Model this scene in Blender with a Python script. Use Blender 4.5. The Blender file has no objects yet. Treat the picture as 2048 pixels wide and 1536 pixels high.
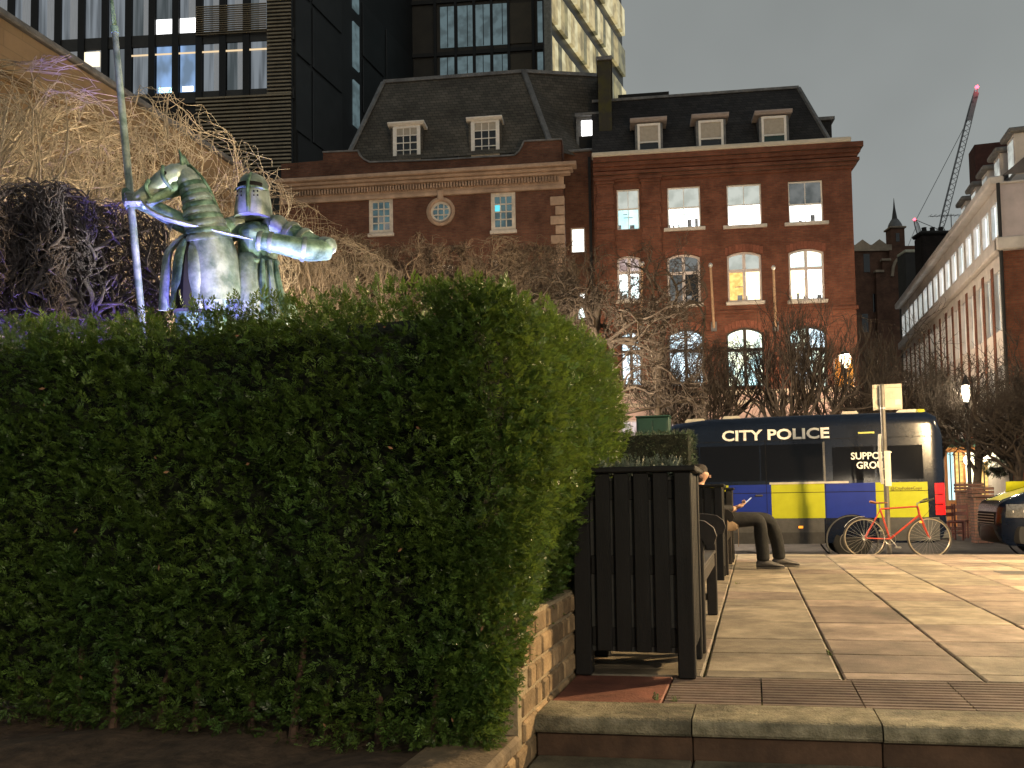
import bpy, math, random
import numpy as np
from mathutils import Matrix, Vector
R = math.radians
scene = bpy.context.scene
col = scene.collection
rng = random.Random(7)
nr = np.random.default_rng(11)

# ------------------------------------------------------------------ camera
# world axes: X to the right and Y along the terrace joints, Z up from the terrace paving
CW, CH, CF = 2048.0, 1536.0, 1750.0
CAM = np.array([0.0, 0.0, 0.82])
YAW, PITCH, ROLL, SHIFT = R(-15.3392), R(3.0), R(0.85), 143.427
fw = np.array([math.sin(YAW)*math.cos(PITCH), math.cos(YAW)*math.cos(PITCH), math.sin(PITCH)])
_r0 = np.array([math.cos(YAW), -math.sin(YAW), 0.0]); _u0 = np.cross(_r0, fw)
cu = _u0*math.cos(ROLL) + _r0*math.sin(ROLL)
cr = _r0*math.cos(ROLL) - _u0*math.sin(ROLL)
cam_d = bpy.data.cameras.new('camera'); cam = bpy.data.objects.new('camera', cam_d); col.objects.link(cam)
cam_d.sensor_fit = 'HORIZONTAL'; cam_d.sensor_width = 36.0; cam_d.lens = CF/CW*36.0
cam_d.shift_y = SHIFT/CW; cam_d.clip_start = 0.05; cam_d.clip_end = 3000
cam.matrix_world = Matrix(((cr[0], cu[0], -fw[0], CAM[0]), (cr[1], cu[1], -fw[1], CAM[1]), (cr[2], cu[2], -fw[2], CAM[2]), (0, 0, 0, 1)))
scene.camera = cam

# ------------------------------------------------------------------ night sky (city glow on cloud), faint moonlight, exposure
world = bpy.data.worlds.new('World'); scene.world = world; world.use_nodes = True
wn = world.node_tree.nodes; wl = world.node_tree.links; wn.clear()
w_out = wn.new('ShaderNodeOutputWorld'); w_bg = wn.new('ShaderNodeBackground')
sky = wn.new('ShaderNodeTexSky'); sky.sky_type = 'NISHITA'; sky.sun_disc = False
sky.sun_elevation = R(4); sky.sun_rotation = R(120); sky.dust_density = 4
w_bw = wn.new('ShaderNodeRGBToBW'); wl.new(sky.outputs[0], w_bw.inputs[0])
w_tc = wn.new('ShaderNodeTexCoord'); w_sep = wn.new('ShaderNodeSeparateXYZ'); wl.new(w_tc.outputs['Generated'], w_sep.inputs[0])
w_ramp = wn.new('ShaderNodeValToRGB'); wl.new(w_sep.outputs['Z'], w_ramp.inputs[0])
w_ramp.color_ramp.elements[0].position = 0.0; w_ramp.color_ramp.elements[0].color = (0.235, 0.252, 0.247, 1)
w_ramp.color_ramp.elements[1].position = 0.75; w_ramp.color_ramp.elements[1].color = (0.098, 0.105, 0.103, 1)
w_noise = wn.new('ShaderNodeTexNoise'); w_noise.inputs['Scale'].default_value = 2.2; w_noise.inputs['Detail'].default_value = 4
wl.new(w_tc.outputs['Generated'], w_noise.inputs['Vector'])
w_mr = wn.new('ShaderNodeMapRange'); wl.new(w_noise.outputs[0], w_mr.inputs[0])
w_mr.inputs[1].default_value = 0.3; w_mr.inputs[2].default_value = 0.7; w_mr.inputs[3].default_value = 0.80; w_mr.inputs[4].default_value = 1.18
w_mul = wn.new('ShaderNodeMix'); w_mul.data_type = 'RGBA'; w_mul.blend_type = 'MULTIPLY'; w_mul.inputs[0].default_value = 1
wl.new(w_ramp.outputs[0], w_mul.inputs[6]); wl.new(w_mr.outputs[0], w_mul.inputs[7])
w_add = wn.new('ShaderNodeMix'); w_add.data_type = 'RGBA'; w_add.blend_type = 'ADD'; w_add.inputs[0].default_value = 0.004
wl.new(w_mul.outputs[2], w_add.inputs[6]); wl.new(w_bw.outputs[0], w_add.inputs[7])
wl.new(w_add.outputs[2], w_bg.inputs[0]); w_bg.inputs[1].default_value = 1.0
wl.new(w_bg.outputs[0], w_out.inputs[0])
moon_d = bpy.data.lights.new('moonlight', 'SUN'); moon_d.energy = 0.03; moon_d.angle = R(20); moon_d.color = (0.9, 0.95, 1.0)
moon = bpy.data.objects.new('moonlight', moon_d); col.objects.link(moon); moon.rotation_euler = (R(40), 0, R(30))
scene.view_settings.view_transform = 'Standard'; scene.view_settings.look = 'None'
scene.view_settings.exposure = 0.8; scene.view_settings.gamma = 1.0
scene.cycles.use_denoising = True
scene.cycles.max_bounces = 5; scene.cycles.diffuse_bounces = 2; scene.cycles.glossy_bounces = 2
scene.cycles.transparent_max_bounces = 8; scene.cycles.sample_clamp_indirect = 4.0
scene.cycles.caustics_reflective = False; scene.cycles.caustics_refractive = False

# ------------------------------------------------------------------ helpers: surveying (a sight line met with a plane or a distance)
def ray(px, py):
    return fw + cr*((px-CW/2)/CF) + cu*((CH/2+SHIFT-py)/CF)
def onx(px, py, x): d = ray(px, py); return CAM + d*(x/d[0])
def ony(px, py, y): d = ray(px, py); return CAM + d*(y/d[1])
def onz(px, py, z): d = ray(px, py); return CAM + d*((z-CAM[2])/d[2])
def ond(px, py, D): return CAM + ray(px, py)*D

# ------------------------------------------------------------------ helpers: meshes
class MB:
    def __init__(s): s.v = []; s.f = []
    def add(s, vs, fs):
        b = len(s.v); s.v.extend([tuple(map(float, p)) for p in vs]); s.f.extend([tuple(i+b for i in f) for f in fs]); return s
    def box(s, x0, x1, y0, y1, z0, z1):
        return s.add([(x0,y0,z0),(x1,y0,z0),(x1,y1,z0),(x0,y1,z0),(x0,y0,z1),(x1,y0,z1),(x1,y1,z1),(x0,y1,z1)],
                     [(0,3,2,1),(4,5,6,7),(0,1,5,4),(1,2,6,5),(2,3,7,6),(3,0,4,7)])
    def cbox(s, x0, x1, y0, y1, z0, z1, c=0.004):           # box with chamfered edges
        c = min(c, (x1-x0)*.45, (y1-y0)*.45, (z1-z0)*.45)
        X = (x0, x1); Y = (y0, y1); Z = (z0, z1); vs = []; idx = {}
        for i in (0,1):
            for j in (0,1):
                for k in (0,1):
                    sx, sy, sz = (1-2*i)*c, (1-2*j)*c, (1-2*k)*c
                    for a, p in enumerate(((X[i], Y[j]+sy, Z[k]+sz), (X[i]+sx, Y[j], Z[k]+sz), (X[i]+sx, Y[j]+sy, Z[k]))):
                        idx[(i,j,k,a)] = len(vs); vs.append(p)
        q = lambda *t: tuple(idx[u] for u in t); fs = []
        for i in (0,1):
            o = [(i,0,0,0),(i,1,0,0),(i,1,1,0),(i,0,1,0)]; fs.append(q(*(o if i else o[::-1])))
            o = [(0,i,0,1),(0,i,1,1),(1,i,1,1),(1,i,0,1)]; fs.append(q(*(o if i else o[::-1])))
            o = [(0,0,i,2),(1,0,i,2),(1,1,i,2),(0,1,i,2)]; fs.append(q(*(o if i else o[::-1])))
        for i in (0,1):
            for j in (0,1):
                fs.append(q((i,j,0,0),(i,j,1,0),(i,j,1,1),(i,j,0,1)))
                fs.append(q((i,0,j,0),(i,1,j,0),(i,1,j,2),(i,0,j,2)))
                fs.append(q((0,i,j,1),(1,i,j,1),(1,i,j,2),(0,i,j,2)))
        for i in (0,1):
            for j in (0,1):
                for k in (0,1): fs.append(q((i,j,k,0),(i,j,k,1),(i,j,k,2)))
        return s.add(vs, fs)
    def obox(s, a, b, w, t, up=(0,0,1)):                     # bar from a to b, w across and t along up
        a = np.array(a, float); b = np.array(b, float); d = b-a; d /= np.linalg.norm(d)
        up = np.array(up, float); sd = np.cross(d, up)
        if np.linalg.norm(sd) < 1e-6: sd = np.cross(d, (1,0,0))
        sd /= np.linalg.norm(sd); u = np.cross(sd, d)
        P = [p + sd*i*w/2 + u*j*t/2 for p in (a, b) for i, j in ((-1,-1),(1,-1),(1,1),(-1,1))]
        return s.add(P, [(0,1,2,3),(7,6,5,4),(0,4,5,1),(1,5,6,2),(2,6,7,3),(3,7,4,0)])
    def tube(s, pts, rad, n=8, cap=True, flat=1.0):          # swept round bar; rad one value or one per point
        P = np.array(pts, float); m = len(P)
        rad = np.full(m, rad) if np.isscalar(rad) else np.array(rad, float)
        T = np.gradient(P, axis=0); T /= np.linalg.norm(T, axis=1)[:, None] + 1e-12
        ref = np.array((0,0,1.0)) if abs(T[0][2]) < .9 else np.array((1.0,0,0)); vs = []
        a = np.cross(T[0], ref); a /= np.linalg.norm(a)
        for i in range(m):
            a = a - T[i]*(a@T[i]); a /= np.linalg.norm(a)+1e-12; b = np.cross(T[i], a)
            for k in range(n):
                t = 2*math.pi*k/n; vs.append(P[i] + (a*math.cos(t) + b*math.sin(t)*flat)*rad[i])
        fs = [(i*n+k, i*n+(k+1)%n, (i+1)*n+(k+1)%n, (i+1)*n+k) for i in range(m-1) for k in range(n)]
        if cap: fs += [tuple(range(n))[::-1], tuple((m-1)*n+k for k in range(n))]
        return s.add(vs, fs)
    def rings(s, rings, cap=True):                           # loft through equal rings of points
        n = len(rings[0]); vs = [p for r in rings for p in r]; m = len(rings)
        fs = [(i*n+k, i*n+(k+1)%n, (i+1)*n+(k+1)%n, (i+1)*n+k) for i in range(m-1) for k in range(n)]
        if cap: fs += [tuple(range(n))[::-1], tuple((m-1)*n+k for k in range(n))]
        return s.add(vs, fs)
    def grid(s, G, back=None):                               # G[i][j] points; back offset vector gives it thickness
        m, n = len(G), len(G[0]); vs = [p for r in G for p in r]
        fs = [(i*n+j, i*n+j+1, (i+1)*n+j+1, (i+1)*n+j) for i in range(m-1) for j in range(n-1)]
        if back is None: return s.add(vs, fs)
        k = m*n; bk = np.array(back, float); vs = vs + [np.array(p)+bk for p in vs]
        fs += [tuple(i+k for i in f[::-1]) for f in fs]
        edge = [j for j in range(n)] + [i*n+n-1 for i in range(1, m)] + [(m-1)*n+j for j in range(n-2, -1, -1)] + [i*n for i in range(m-2, 0, -1)]
        fs += [(edge[q], edge[q-1], edge[q-1]+k, edge[q]+k) for q in range(len(edge))]
        return s.add(vs, fs)
    def prism(s, poly, axis, t0, t1):                        # polygon (2-D) extruded along axis 0/1/2 from t0 to t1
        def put(p, t):
            q = list(p); q.insert(axis, t); return tuple(q)
        n = len(poly); vs = [put(p, t0) for p in poly] + [put(p, t1) for p in poly]
        return s.add(vs, [tuple(range(n))[::-1], tuple(range(n, 2*n))] + [(i, (i+1)%n, n+(i+1)%n, n+i) for i in range(n)])
    def lathe(s, prof, c=(0,0,0), n=16, axis=2):
        vs = []
        for r, z in prof:
            for k in range(n):
                t = 2*math.pi*k/n; p = [r*math.cos(t), r*math.sin(t)]; p.insert(axis, z); vs.append((p[0]+c[0], p[1]+c[1], p[2]+c[2]))
        m = len(prof)
        fs = [(i*n+k, i*n+(k+1)%n, (i+1)*n+(k+1)%n, (i+1)*n+k) for i in range(m-1) for k in range(n)]
        fs += [tuple(range(n))[::-1], tuple((m-1)*n+k for k in range(n))]
        return s.add(vs, fs)
    def torus(s, c, rad, r, axis=1, n=40, m=8):
        vs = []
        for i in range(n):
            t = 2*math.pi*i/n
            for k in range(m):
                q = 2*math.pi*k/m; rr = rad + r*math.cos(q); p = [rr*math.cos(t), rr*math.sin(t)]; p.insert(axis, r*math.sin(q))
                vs.append((p[0]+c[0], p[1]+c[1], p[2]+c[2]))
        return s.add(vs, [(i*m+k, ((i+1)%n)*m+k, ((i+1)%n)*m+(k+1)%m, i*m+(k+1)%m) for i in range(n) for k in range(m)])
    def build(s, name, mat=None, parent=None, smooth=False, kind=None):
        me = bpy.data.meshes.new(name); me.from_pydata(s.v, [], s.f)
        bm_fix(me)
        if smooth:
            me.polygons.foreach_set('use_smooth', [True]*len(me.polygons))
            try: me.set_sharp_from_angle(angle=R(38))
            except Exception: pass
        return link(name, me, mat, parent, kind)
import bmesh
def bm_fix(me):
    b = bmesh.new(); b.from_mesh(me); bmesh.ops.recalc_face_normals(b, faces=b.faces); b.to_mesh(me); b.free(); me.update()
def link(name, me, mat=None, parent=None, kind=None):
    o = bpy.data.objects.new(name, me); col.objects.link(o)
    if mat is not None and not me.materials: me.materials.append(mat)
    if parent is not None: o.parent = parent
    if kind: o['kind'] = kind
    return o
def npmesh(name, V, Q, mat, parent=None, color=None, kind=None):   # big meshes from arrays; Q quads or triangles
    me = bpy.data.meshes.new(name); k = Q.shape[1]
    me.vertices.add(len(V)); me.vertices.foreach_set('co', np.ascontiguousarray(V, dtype=np.float32).ravel())
    me.loops.add(Q.size); me.loops.foreach_set('vertex_index', np.ascontiguousarray(Q, dtype=np.int32).ravel())
    me.polygons.add(len(Q)); me.polygons.foreach_set('loop_start', np.arange(0, Q.size, k, dtype=np.int32))
    me.update(calc_edges=True)
    if color is not None:
        at = me.attributes.new('tint', 'FLOAT', 'POINT'); at.data.foreach_set('value', np.ascontiguousarray(color, dtype=np.float32))
    return link(name, me, mat, parent, kind)
def thing(name, label, cat, loc=(0,0,0), rz=0.0, group=None):
    o = bpy.data.objects.new(name, None); col.objects.link(o); o.location = loc; o.rotation_euler = (0, 0, rz)
    return tag(o, label, cat, group)
def tag(o, label, cat, group=None):
    o['label'] = label; o['category'] = cat
    if group: o['group'] = group
    return o
def struct(o): o['kind'] = 'structure'; return o
def copy_tree(o, parent=None):
    c = o.copy(); col.objects.link(c); c.parent = parent
    for ch in [x for x in bpy.data.objects if x.parent == o]: copy_tree(ch, c)
    return c
def text_mesh(name, s, size, mat, parent, M, sx=1.0, bold=0.0, depth=0.003, align='LEFT'):
    cd = bpy.data.curves.new(name, 'FONT'); cd.body = s; cd.size = size; cd.offset = bold; cd.extrude = depth; cd.align_x = align; cd.resolution_u = 3
    t = bpy.data.objects.new(name+'_tmp', cd); col.objects.link(t); dg = bpy.context.evaluated_depsgraph_get()
    me = bpy.data.meshes.new_from_object(t.evaluated_get(dg)); bpy.data.objects.remove(t); bpy.data.curves.remove(cd)
    me.transform(Matrix.Diagonal((sx, 1, 1, 1))); me.transform(M); me.materials.clear(); me.materials.append(mat); me.name = name
    return link(name, me, mat, parent)

# ------------------------------------------------------------------ helpers: materials
MATS = {}
def mat(name, c=(.5,.5,.5), rough=.7, var=.18, scale=6.0, bump=0.0, bscale=60.0, metal=0.0, emit=None, es=0.0, rnd=0.0, c2=None, stretch=None, spec=.4, detail=6, c2pos=(.42,.62), tint=False, trans=0.0, coat=0.0, dirt=0.0):
    if name in MATS: return MATS[name]
    m = bpy.data.materials.new(name); m.use_nodes = True; MATS[name] = m
    nt = m.node_tree; N = nt.nodes; L = nt.links; b = N['Principled BSDF']
    b.inputs['Roughness'].default_value = rough; b.inputs['Metallic'].default_value = metal; b.inputs['Specular IOR Level'].default_value = spec
    tc = N.new('ShaderNodeTexCoord'); mp = N.new('ShaderNodeMapping'); L.new(tc.outputs['Object'], mp.inputs[0])
    if stretch: mp.inputs['Scale'].default_value = stretch
    oi = N.new('ShaderNodeObjectInfo')
    if rnd:
        off = N.new('ShaderNodeVectorMath'); off.operation = 'SCALE'; cx = N.new('ShaderNodeCombineXYZ')
        for i in range(3): L.new(oi.outputs['Random'], cx.inputs[i])
        off.inputs[3].default_value = 37.0; L.new(cx.outputs[0], off.inputs[0]); L.new(off.outputs[0], mp.inputs['Location'])
    nz = N.new('ShaderNodeTexNoise'); nz.inputs['Scale'].default_value = scale; nz.inputs['Detail'].default_value = detail; nz.inputs['Roughness'].default_value = .62
    L.new(mp.outputs[0], nz.inputs['Vector'])
    rp = N.new('ShaderNodeValToRGB'); L.new(nz.outputs[0], rp.inputs[0])
    if c2 is None:
        lo = tuple(x*(1-var) for x in c); hi = tuple(min(1, x*(1+var)) for x in c); rp.color_ramp.elements[0].position = .32; rp.color_ramp.elements[1].position = .68
    else:
        lo, hi = c, c2; rp.color_ramp.elements[0].position, rp.color_ramp.elements[1].position = c2pos
    rp.color_ramp.elements[0].color = (*lo, 1); rp.color_ramp.elements[1].color = (*hi, 1)
    cur = rp.outputs[0]
    def scaled(cur, val, a, bb):
        mr = N.new('ShaderNodeMapRange'); mr.inputs[3].default_value = a; mr.inputs[4].default_value = bb; L.new(val, mr.inputs[0])
        mx = N.new('ShaderNodeMix'); mx.data_type = 'RGBA'; mx.blend_type = 'MULTIPLY'; mx.inputs[0].default_value = 1
        L.new(cur, mx.inputs[6]); L.new(mr.outputs[0], mx.inputs[7]); return mx.outputs[2]
    if rnd: cur = scaled(cur, oi.outputs['Random'], 1-rnd, 1+rnd)
    if tint:
        at = N.new('ShaderNodeAttribute'); at.attribute_name = 'tint'; cur = scaled(cur, at.outputs['Fac'], .45, 1.7)
    if dirt:
        n3 = N.new('ShaderNodeTexNoise'); n3.inputs['Scale'].default_value = scale*.23; n3.inputs['Detail'].default_value = 8; n3.inputs['Roughness'].default_value = .7
        L.new(mp.outputs[0], n3.inputs['Vector']); mr = N.new('ShaderNodeMapRange'); mr.inputs[1].default_value = .38; mr.inputs[2].default_value = .62; L.new(n3.outputs[0], mr.inputs[0])
        cur = scaled(cur, mr.outputs[0], 1-dirt, 1+dirt*.4)
    L.new(cur, b.inputs['Base Color'])
    if bump:
        n2 = N.new('ShaderNodeTexNoise'); n2.inputs['Scale'].default_value = bscale; n2.inputs['Detail'].default_value = 5; L.new(mp.outputs[0], n2.inputs['Vector'])
        bp = N.new('ShaderNodeBump'); bp.inputs['Strength'].default_value = bump; bp.inputs['Distance'].default_value = .01; L.new(n2.outputs[0], bp.inputs['Height']); L.new(bp.outputs[0], b.inputs['Normal'])
    if emit: b.inputs['Emission Color'].default_value = (*emit, 1); b.inputs['Emission Strength'].default_value = es
    if trans: b.inputs['Transmission Weight'].default_value = trans
    if coat: b.inputs['Coat Weight'].default_value = coat; b.inputs['Coat Roughness'].default_value = .08
    return m
def brick_mat(name, c1, c2, mortar, w=.225, h=.075, ms=.012, scale_dirt=1.2, bump=.4):
    if name in MATS: return MATS[name]
    m = bpy.data.materials.new(name); m.use_nodes = True; MATS[name] = m
    nt = m.node_tree; N = nt.nodes; L = nt.links; b = N['Principled BSDF']; b.inputs['Roughness'].default_value = .85; b.inputs['Specular IOR Level'].default_value = .2
    tc = N.new('ShaderNodeTexCoord'); sp = N.new('ShaderNodeSeparateXYZ'); cb = N.new('ShaderNodeCombineXYZ'); L.new(tc.outputs['Object'], sp.inputs[0])
    ad = N.new('ShaderNodeMath'); L.new(sp.outputs[0], ad.inputs[0]); L.new(sp.outputs[1], ad.inputs[1])
    L.new(ad.outputs[0], cb.inputs[0]); L.new(sp.outputs[2], cb.inputs[1])
    br = N.new('ShaderNodeTexBrick'); L.new(cb.outputs[0], br.inputs['Vector'])
    br.inputs['Scale'].default_value = 1; br.inputs['Mortar Size'].default_value = ms; br.inputs['Brick Width'].default_value = w; br.inputs['Row Height'].default_value = h
    br.inputs['Color1'].default_value = (*c1, 1); br.inputs['Color2'].default_value = (*c2, 1); br.inputs['Mortar'].default_value = (*mortar, 1); br.inputs['Mortar Smooth'].default_value = .3
    nz = N.new('ShaderNodeTexNoise'); nz.inputs['Scale'].default_value = scale_dirt; nz.inputs['Detail'].default_value = 8; nz.inputs['Roughness'].default_value = .65; L.new(tc.outputs['Object'], nz.inputs['Vector'])
    mr = N.new('ShaderNodeMapRange'); mr.inputs[1].default_value = .3; mr.inputs[2].default_value = .7; mr.inputs[3].default_value = .55; mr.inputs[4].default_value = 1.3; L.new(nz.outputs[0], mr.inputs[0])
    mx = N.new('ShaderNodeMix'); mx.data_type = 'RGBA'; mx.blend_type = 'MULTIPLY'; mx.inputs[0].default_value = 1; L.new(br.outputs[0], mx.inputs[6]); L.new(mr.outputs[0], mx.inputs[7])
    L.new(mx.outputs[2], b.inputs['Base Color'])
    bp = N.new('ShaderNodeBump'); bp.inputs['Strength'].default_value = bump; bp.inputs['Distance'].default_value = .01; bp.invert = True; L.new(br.outputs['Fac'], bp.inputs['Height']); L.new(bp.outputs[0], b.inputs['Normal'])
    return m
def glow_mat(name, c, s, c2=None, scale=3.0, stretch=None):       # a lit room seen through a window: uneven light, glass gloss on top
    if name in MATS: return MATS[name]
    m = bpy.data.materials.new(name); m.use_nodes = True; MATS[name] = m
    nt = m.node_tree; N = nt.nodes; L = nt.links; b = N['Principled BSDF']; b.inputs['Roughness'].default_value = .12; b.inputs['Base Color'].default_value = (.02,.02,.02,1)
    tc = N.new('ShaderNodeTexCoord'); nz = N.new('ShaderNodeTexNoise'); nz.inputs['Scale'].default_value = scale; nz.inputs['Detail'].default_value = 3; mp = N.new('ShaderNodeMapping'); L.new(tc.outputs['Object'], mp.inputs[0]); L.new(mp.outputs[0], nz.inputs['Vector'])
    if stretch: mp.inputs['Scale'].default_value = stretch
    rp = N.new('ShaderNodeValToRGB'); L.new(nz.outputs[0], rp.inputs[0]); rp.color_ramp.elements[0].position = .40; rp.color_ramp.elements[1].position = .58
    rp.color_ramp.elements[0].color = (*(c2 or c), 1); rp.color_ramp.elements[1].color = (*c, 1); L.new(rp.outputs[0], b.inputs['Emission Color'])
    b.inputs['Emission Strength'].default_value = s
    return m
def lamp(kind, name, loc, watts, color, parent=None, size=.1, spot=None, target=None):
    d = bpy.data.lights.new(name, kind); d.energy = watts; d.color = color; d.shadow_soft_size = size
    o = bpy.data.objects.new(name, d); col.objects.link(o); o.location = loc
    if kind == 'SPOT': d.spot_size = R(spot); d.spot_blend = .5
    if target is not None: o.rotation_euler = (Vector(target)-Vector(loc)).to_track_quat('-Z', 'Y').to_euler()
    if parent is not None: o.parent = parent; o.matrix_parent_inverse = Matrix.Identity(4)
    return o
ROAD = -0.36
# ================================================================== the setting: ground, street, terrace, steps
WX = -0.832                                                   # face of the low brick wall beside the steps
def rowy(y0, X):                                              # the rows of the terrace swing a little against its long joints
    a = 5.6*max(0.0, min(1.0, (9.5-y0)/5.3)) - 1.0*max(0.0, min(1.0, (y0-8)/5.0))
    return y0 + math.tan(R(a))*X
m_street = mat('street setts', (.075,.068,.064), .8, .3, 9, .5, 25, dirt=.3)
g = MB().grid([[(x, y, ROAD) for x in np.linspace(-420, 420, 3)] for y in (13.2, 60, 900)])
struct(g.build('street', m_street))
m_soil = mat('bed soil', (.075,.050,.032), .95, .5, 14, .9, 40)
g = MB().grid([[(x, y, -1.02) for x in (-420, 0, 420)] for y in (-300, 0, 13.2)])
struct(g.build('ground', m_soil))
# paving of the street pavement by the kerb, where the bicycle stands
m_pave = mat('street paving', (.115,.10,.095), .75, .2, 7, .4, 60, rnd=.22, dirt=.3)
pav = struct(MB().box(-6.0, 9.0, 13.42, 16.55, ROAD-.2, -.222).build('pavement', mat('pavement bed', (.05,.045,.04), .9)))
for i in range(20):
    for j in range(5):
        x0 = -3.2+i*.6+(j%2)*.3; y0 = 13.44+j*.6
        MB().cbox(x0+.005, x0+.592, y0+.005, y0+.592, -.25, -.20+rng.uniform(-.002,.002), .006).build('paving_slab', m_pave, pav)
kerb_m = mat('granite kerb', (.16,.15,.14), .7, .2, 30, .3, 90, rnd=.1)
for i in range(12):
    MB().cbox(-6+i*1.2+.004, -6+(i+1)*1.2-.004, 16.56, 16.72, ROAD-.1, -.205, .015).build('kerb_stone', kerb_m, pav)

# terrace
m_joint = mat('joint with moss', (.012,.010,.008), .95, .4, 30, .6, 60, c2=(.115,.125,.018), c2pos=(.44,.54), stretch=(1,.6,1))
terr = struct(MB().box(-2.2, 9.2, 3.75, 13.36, -.6, -.022).build('terrace', m_joint))
m_slab = mat('terrace slab', (.195,.165,.122), .62, .22, 7, .5, 110, rnd=.26, c2=(.31,.265,.198), c2pos=(.34,.66), dirt=.5)
m_slab2 = mat('terrace slab pink', (.19,.148,.118), .62, .22, 7, .5, 110, rnd=.26, c2=(.29,.228,.182), c2pos=(.34,.66), dirt=.5)
cols_x = [-2.0, -1.44, -.838, -.245, .371, .965, 1.57, 2.18, 2.79, 3.40, 4.01, 4.62, 5.23, 5.84, 6.45, 7.06]
rows_y = [4.24, 4.36, 4.87, 5.35, 6.08, 6.99, 7.43, 8.05, 8.78, 9.42, 10.0, 10.55, 11.2, 11.75, 12.35, 12.9, 13.36]
rows_y[0] = 4.205
def slab(poly, z0, z1, name, m, parent, c=.006):              # four-sided slab with an eased top edge
    P = np.array(poly, float); ctr = P.mean(0); In = ctr + (P-ctr)*(1-c*1.6/np.abs(P-ctr).max(1)[:, None].clip(.05))
    a, b2 = rng.uniform(-.004,.004), rng.uniform(-.003,.003)
    dz = lambda p: a*(p[0]-ctr[0])+b2*(p[1]-ctr[1])
    vs = [(*p, z0) for p in P] + [(*p, z1-c+dz(p)) for p in P] + [(*p, z1+dz(p)) for p in In]
    fs = [(0,3,2,1),(8,9,10,11)] + [(i,(i+1)%4,4+(i+1)%4,4+i) for i in range(4)] + [(4+i,4+(i+1)%4,8+(i+1)%4,8+i) for i in range(4)]
    return MB().add(vs, fs).build(name, m, parent)
for ci in range(len(cols_x)-1):
    for ri in range(len(rows_y)-1):
        gx = .0055 if ri < 8 else .0045; gy = .0045
        x0, x1 = cols_x[ci]+gx, cols_x[ci+1]-gx; a, b = rows_y[ri]+gy, rows_y[ri+1]-gy
        if ri == 0 and b-a < .02: continue
        slab([(x0, rowy(a, x0)), (x1, rowy(a, x1)), (x1, rowy(b, x1)), (x0, rowy(b, x0))], -.05, rng.uniform(-.0025,.0015), 'paving_slab', m_slab2 if rng.random() < .35 else m_slab, terr)
# lip of the terrace towards the street
for i in range(14):
    MB().cbox(-2.0+i*.8+.004, -2.0+(i+1)*.8-.004, 13.365, 13.43, -.40, -.006, .012).build('edge_stone', m_slab, terr)
# iron drain cover
dc = [onz(x, y, 0) for x, y in ((1990,1136),(2045,1136),(2110,1158),(2045,1158))]
slab([(2.45,10.05),(3.3,10.05),(3.3,10.42),(2.45,10.42)], -.01, .006, 'drain_cover', mat('iron cover', (.06,.055,.05), .5, .2, 20), terr, .004)

# ---- steps: ribbed warning slabs, rounded nosing stones, riser, lower treads
SK = math.tan(R(5.6))
def sk(v): return [(p[0], p[1]+SK*p[0], p[2]) for p in v]
def skewed(mb): mb.v = sk(mb.v); return mb
steps = struct(skewed(MB().box(-.83, 7.0, 3.42, 4.24, -.6, -.03)).build('steps', mat('step bed', (.03,.022,.016), .95, .3, 20)))
m_rib = mat('ribbed slab', (.155,.105,.08), .7, .2, 9, .3, 90, rnd=.12, c2=(.22,.165,.125), c2pos=(.3,.7), dirt=.35)
m_red = mat('red brown slab', (.20,.075,.05), .75, .25, 8, .4, 90, dirt=.4)
def ribbed(x0, x1, y0, y1):
    prof = [(y0, -.03)]; n = 11; p = (y1-y0)/n
    for i in range(n):
        a = y0+i*p
        prof += [(a+.003, -.007), (a+.009, -.001), (a+p*.62, -.001), (a+p*.62+.006, -.007)]
    prof += [(y1, -.007), (y1, -.03)]
    skewed(MB().prism(prof, 0, x0, x1)).build('ribbed_slab', m_rib, steps)
skewed(MB().cbox(-.828, -.383, 3.645, 4.20, -.04, -.004, .006)).build('paving_slab', m_red, steps)
xs = [-.375, .012, .40, .80, 1.2, 1.6, 2.0, 2.4, 2.8, 3.2, 3.6, 4.0]
for a, b in zip(xs, xs[1:]): ribbed(a+.003, b-.003, 3.645, 4.20)
m_nose = mat('nosing stone', (.16,.145,.09), .8, .2, 16, .9, 110, rnd=.12, c2=(.31,.275,.185), c2pos=(.34,.66), dirt=.6)
nose = [(3.638, -.06)] + [(3.638, 0.0), (3.41, .001)] + [(3.40+.034*math.cos(t)-.0, -.033+.034*math.sin(t)) for t in np.linspace(R(95), R(180), 6)] + [(3.366, -.05), (3.372, -.06)]
xs = [-.83, -.243, .425, 1.095, 1.77, 2.44, 3.11, 3.8]
for a, b in zip(xs, xs[1:]):
    o = skewed(MB().prism(nose, 0, a+.003, b-.003)).build('nosing_stone', m_nose, steps); o.location.z = rng.uniform(-.003, .003)
m_riser = mat('riser stone', (.085,.048,.028), .8, .35, 6, .3, 60, dirt=.4, rnd=.1)
for a, b in zip(xs, xs[1:]): skewed(MB().cbox(a+.002, b-.002, 3.405, 3.44, -.21, -.061, .003)).build('riser', m_riser, steps)
m_tread = mat('tread stone', (.13,.12,.08), .75, .25, 10, .6, 120, rnd=.12, c2=(.23,.205,.14), c2pos=(.3,.7), dirt=.5)
for k in range(3):
    z = -.152 - k*.155; ya, yb = 2.97-k*.4, 3.40-k*.4
    for a, b in zip(xs, xs[1:]):
        skewed(MB().cbox(a+.003, b-.003, ya, yb, z-.06, z+rng.uniform(-.002,.002), .008)).build('tread_slab', m_tread, steps)
        skewed(MB().box(a, b, ya+.04, yb+.25, -1.0, z-.061)).build('riser', m_riser, steps)

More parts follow.
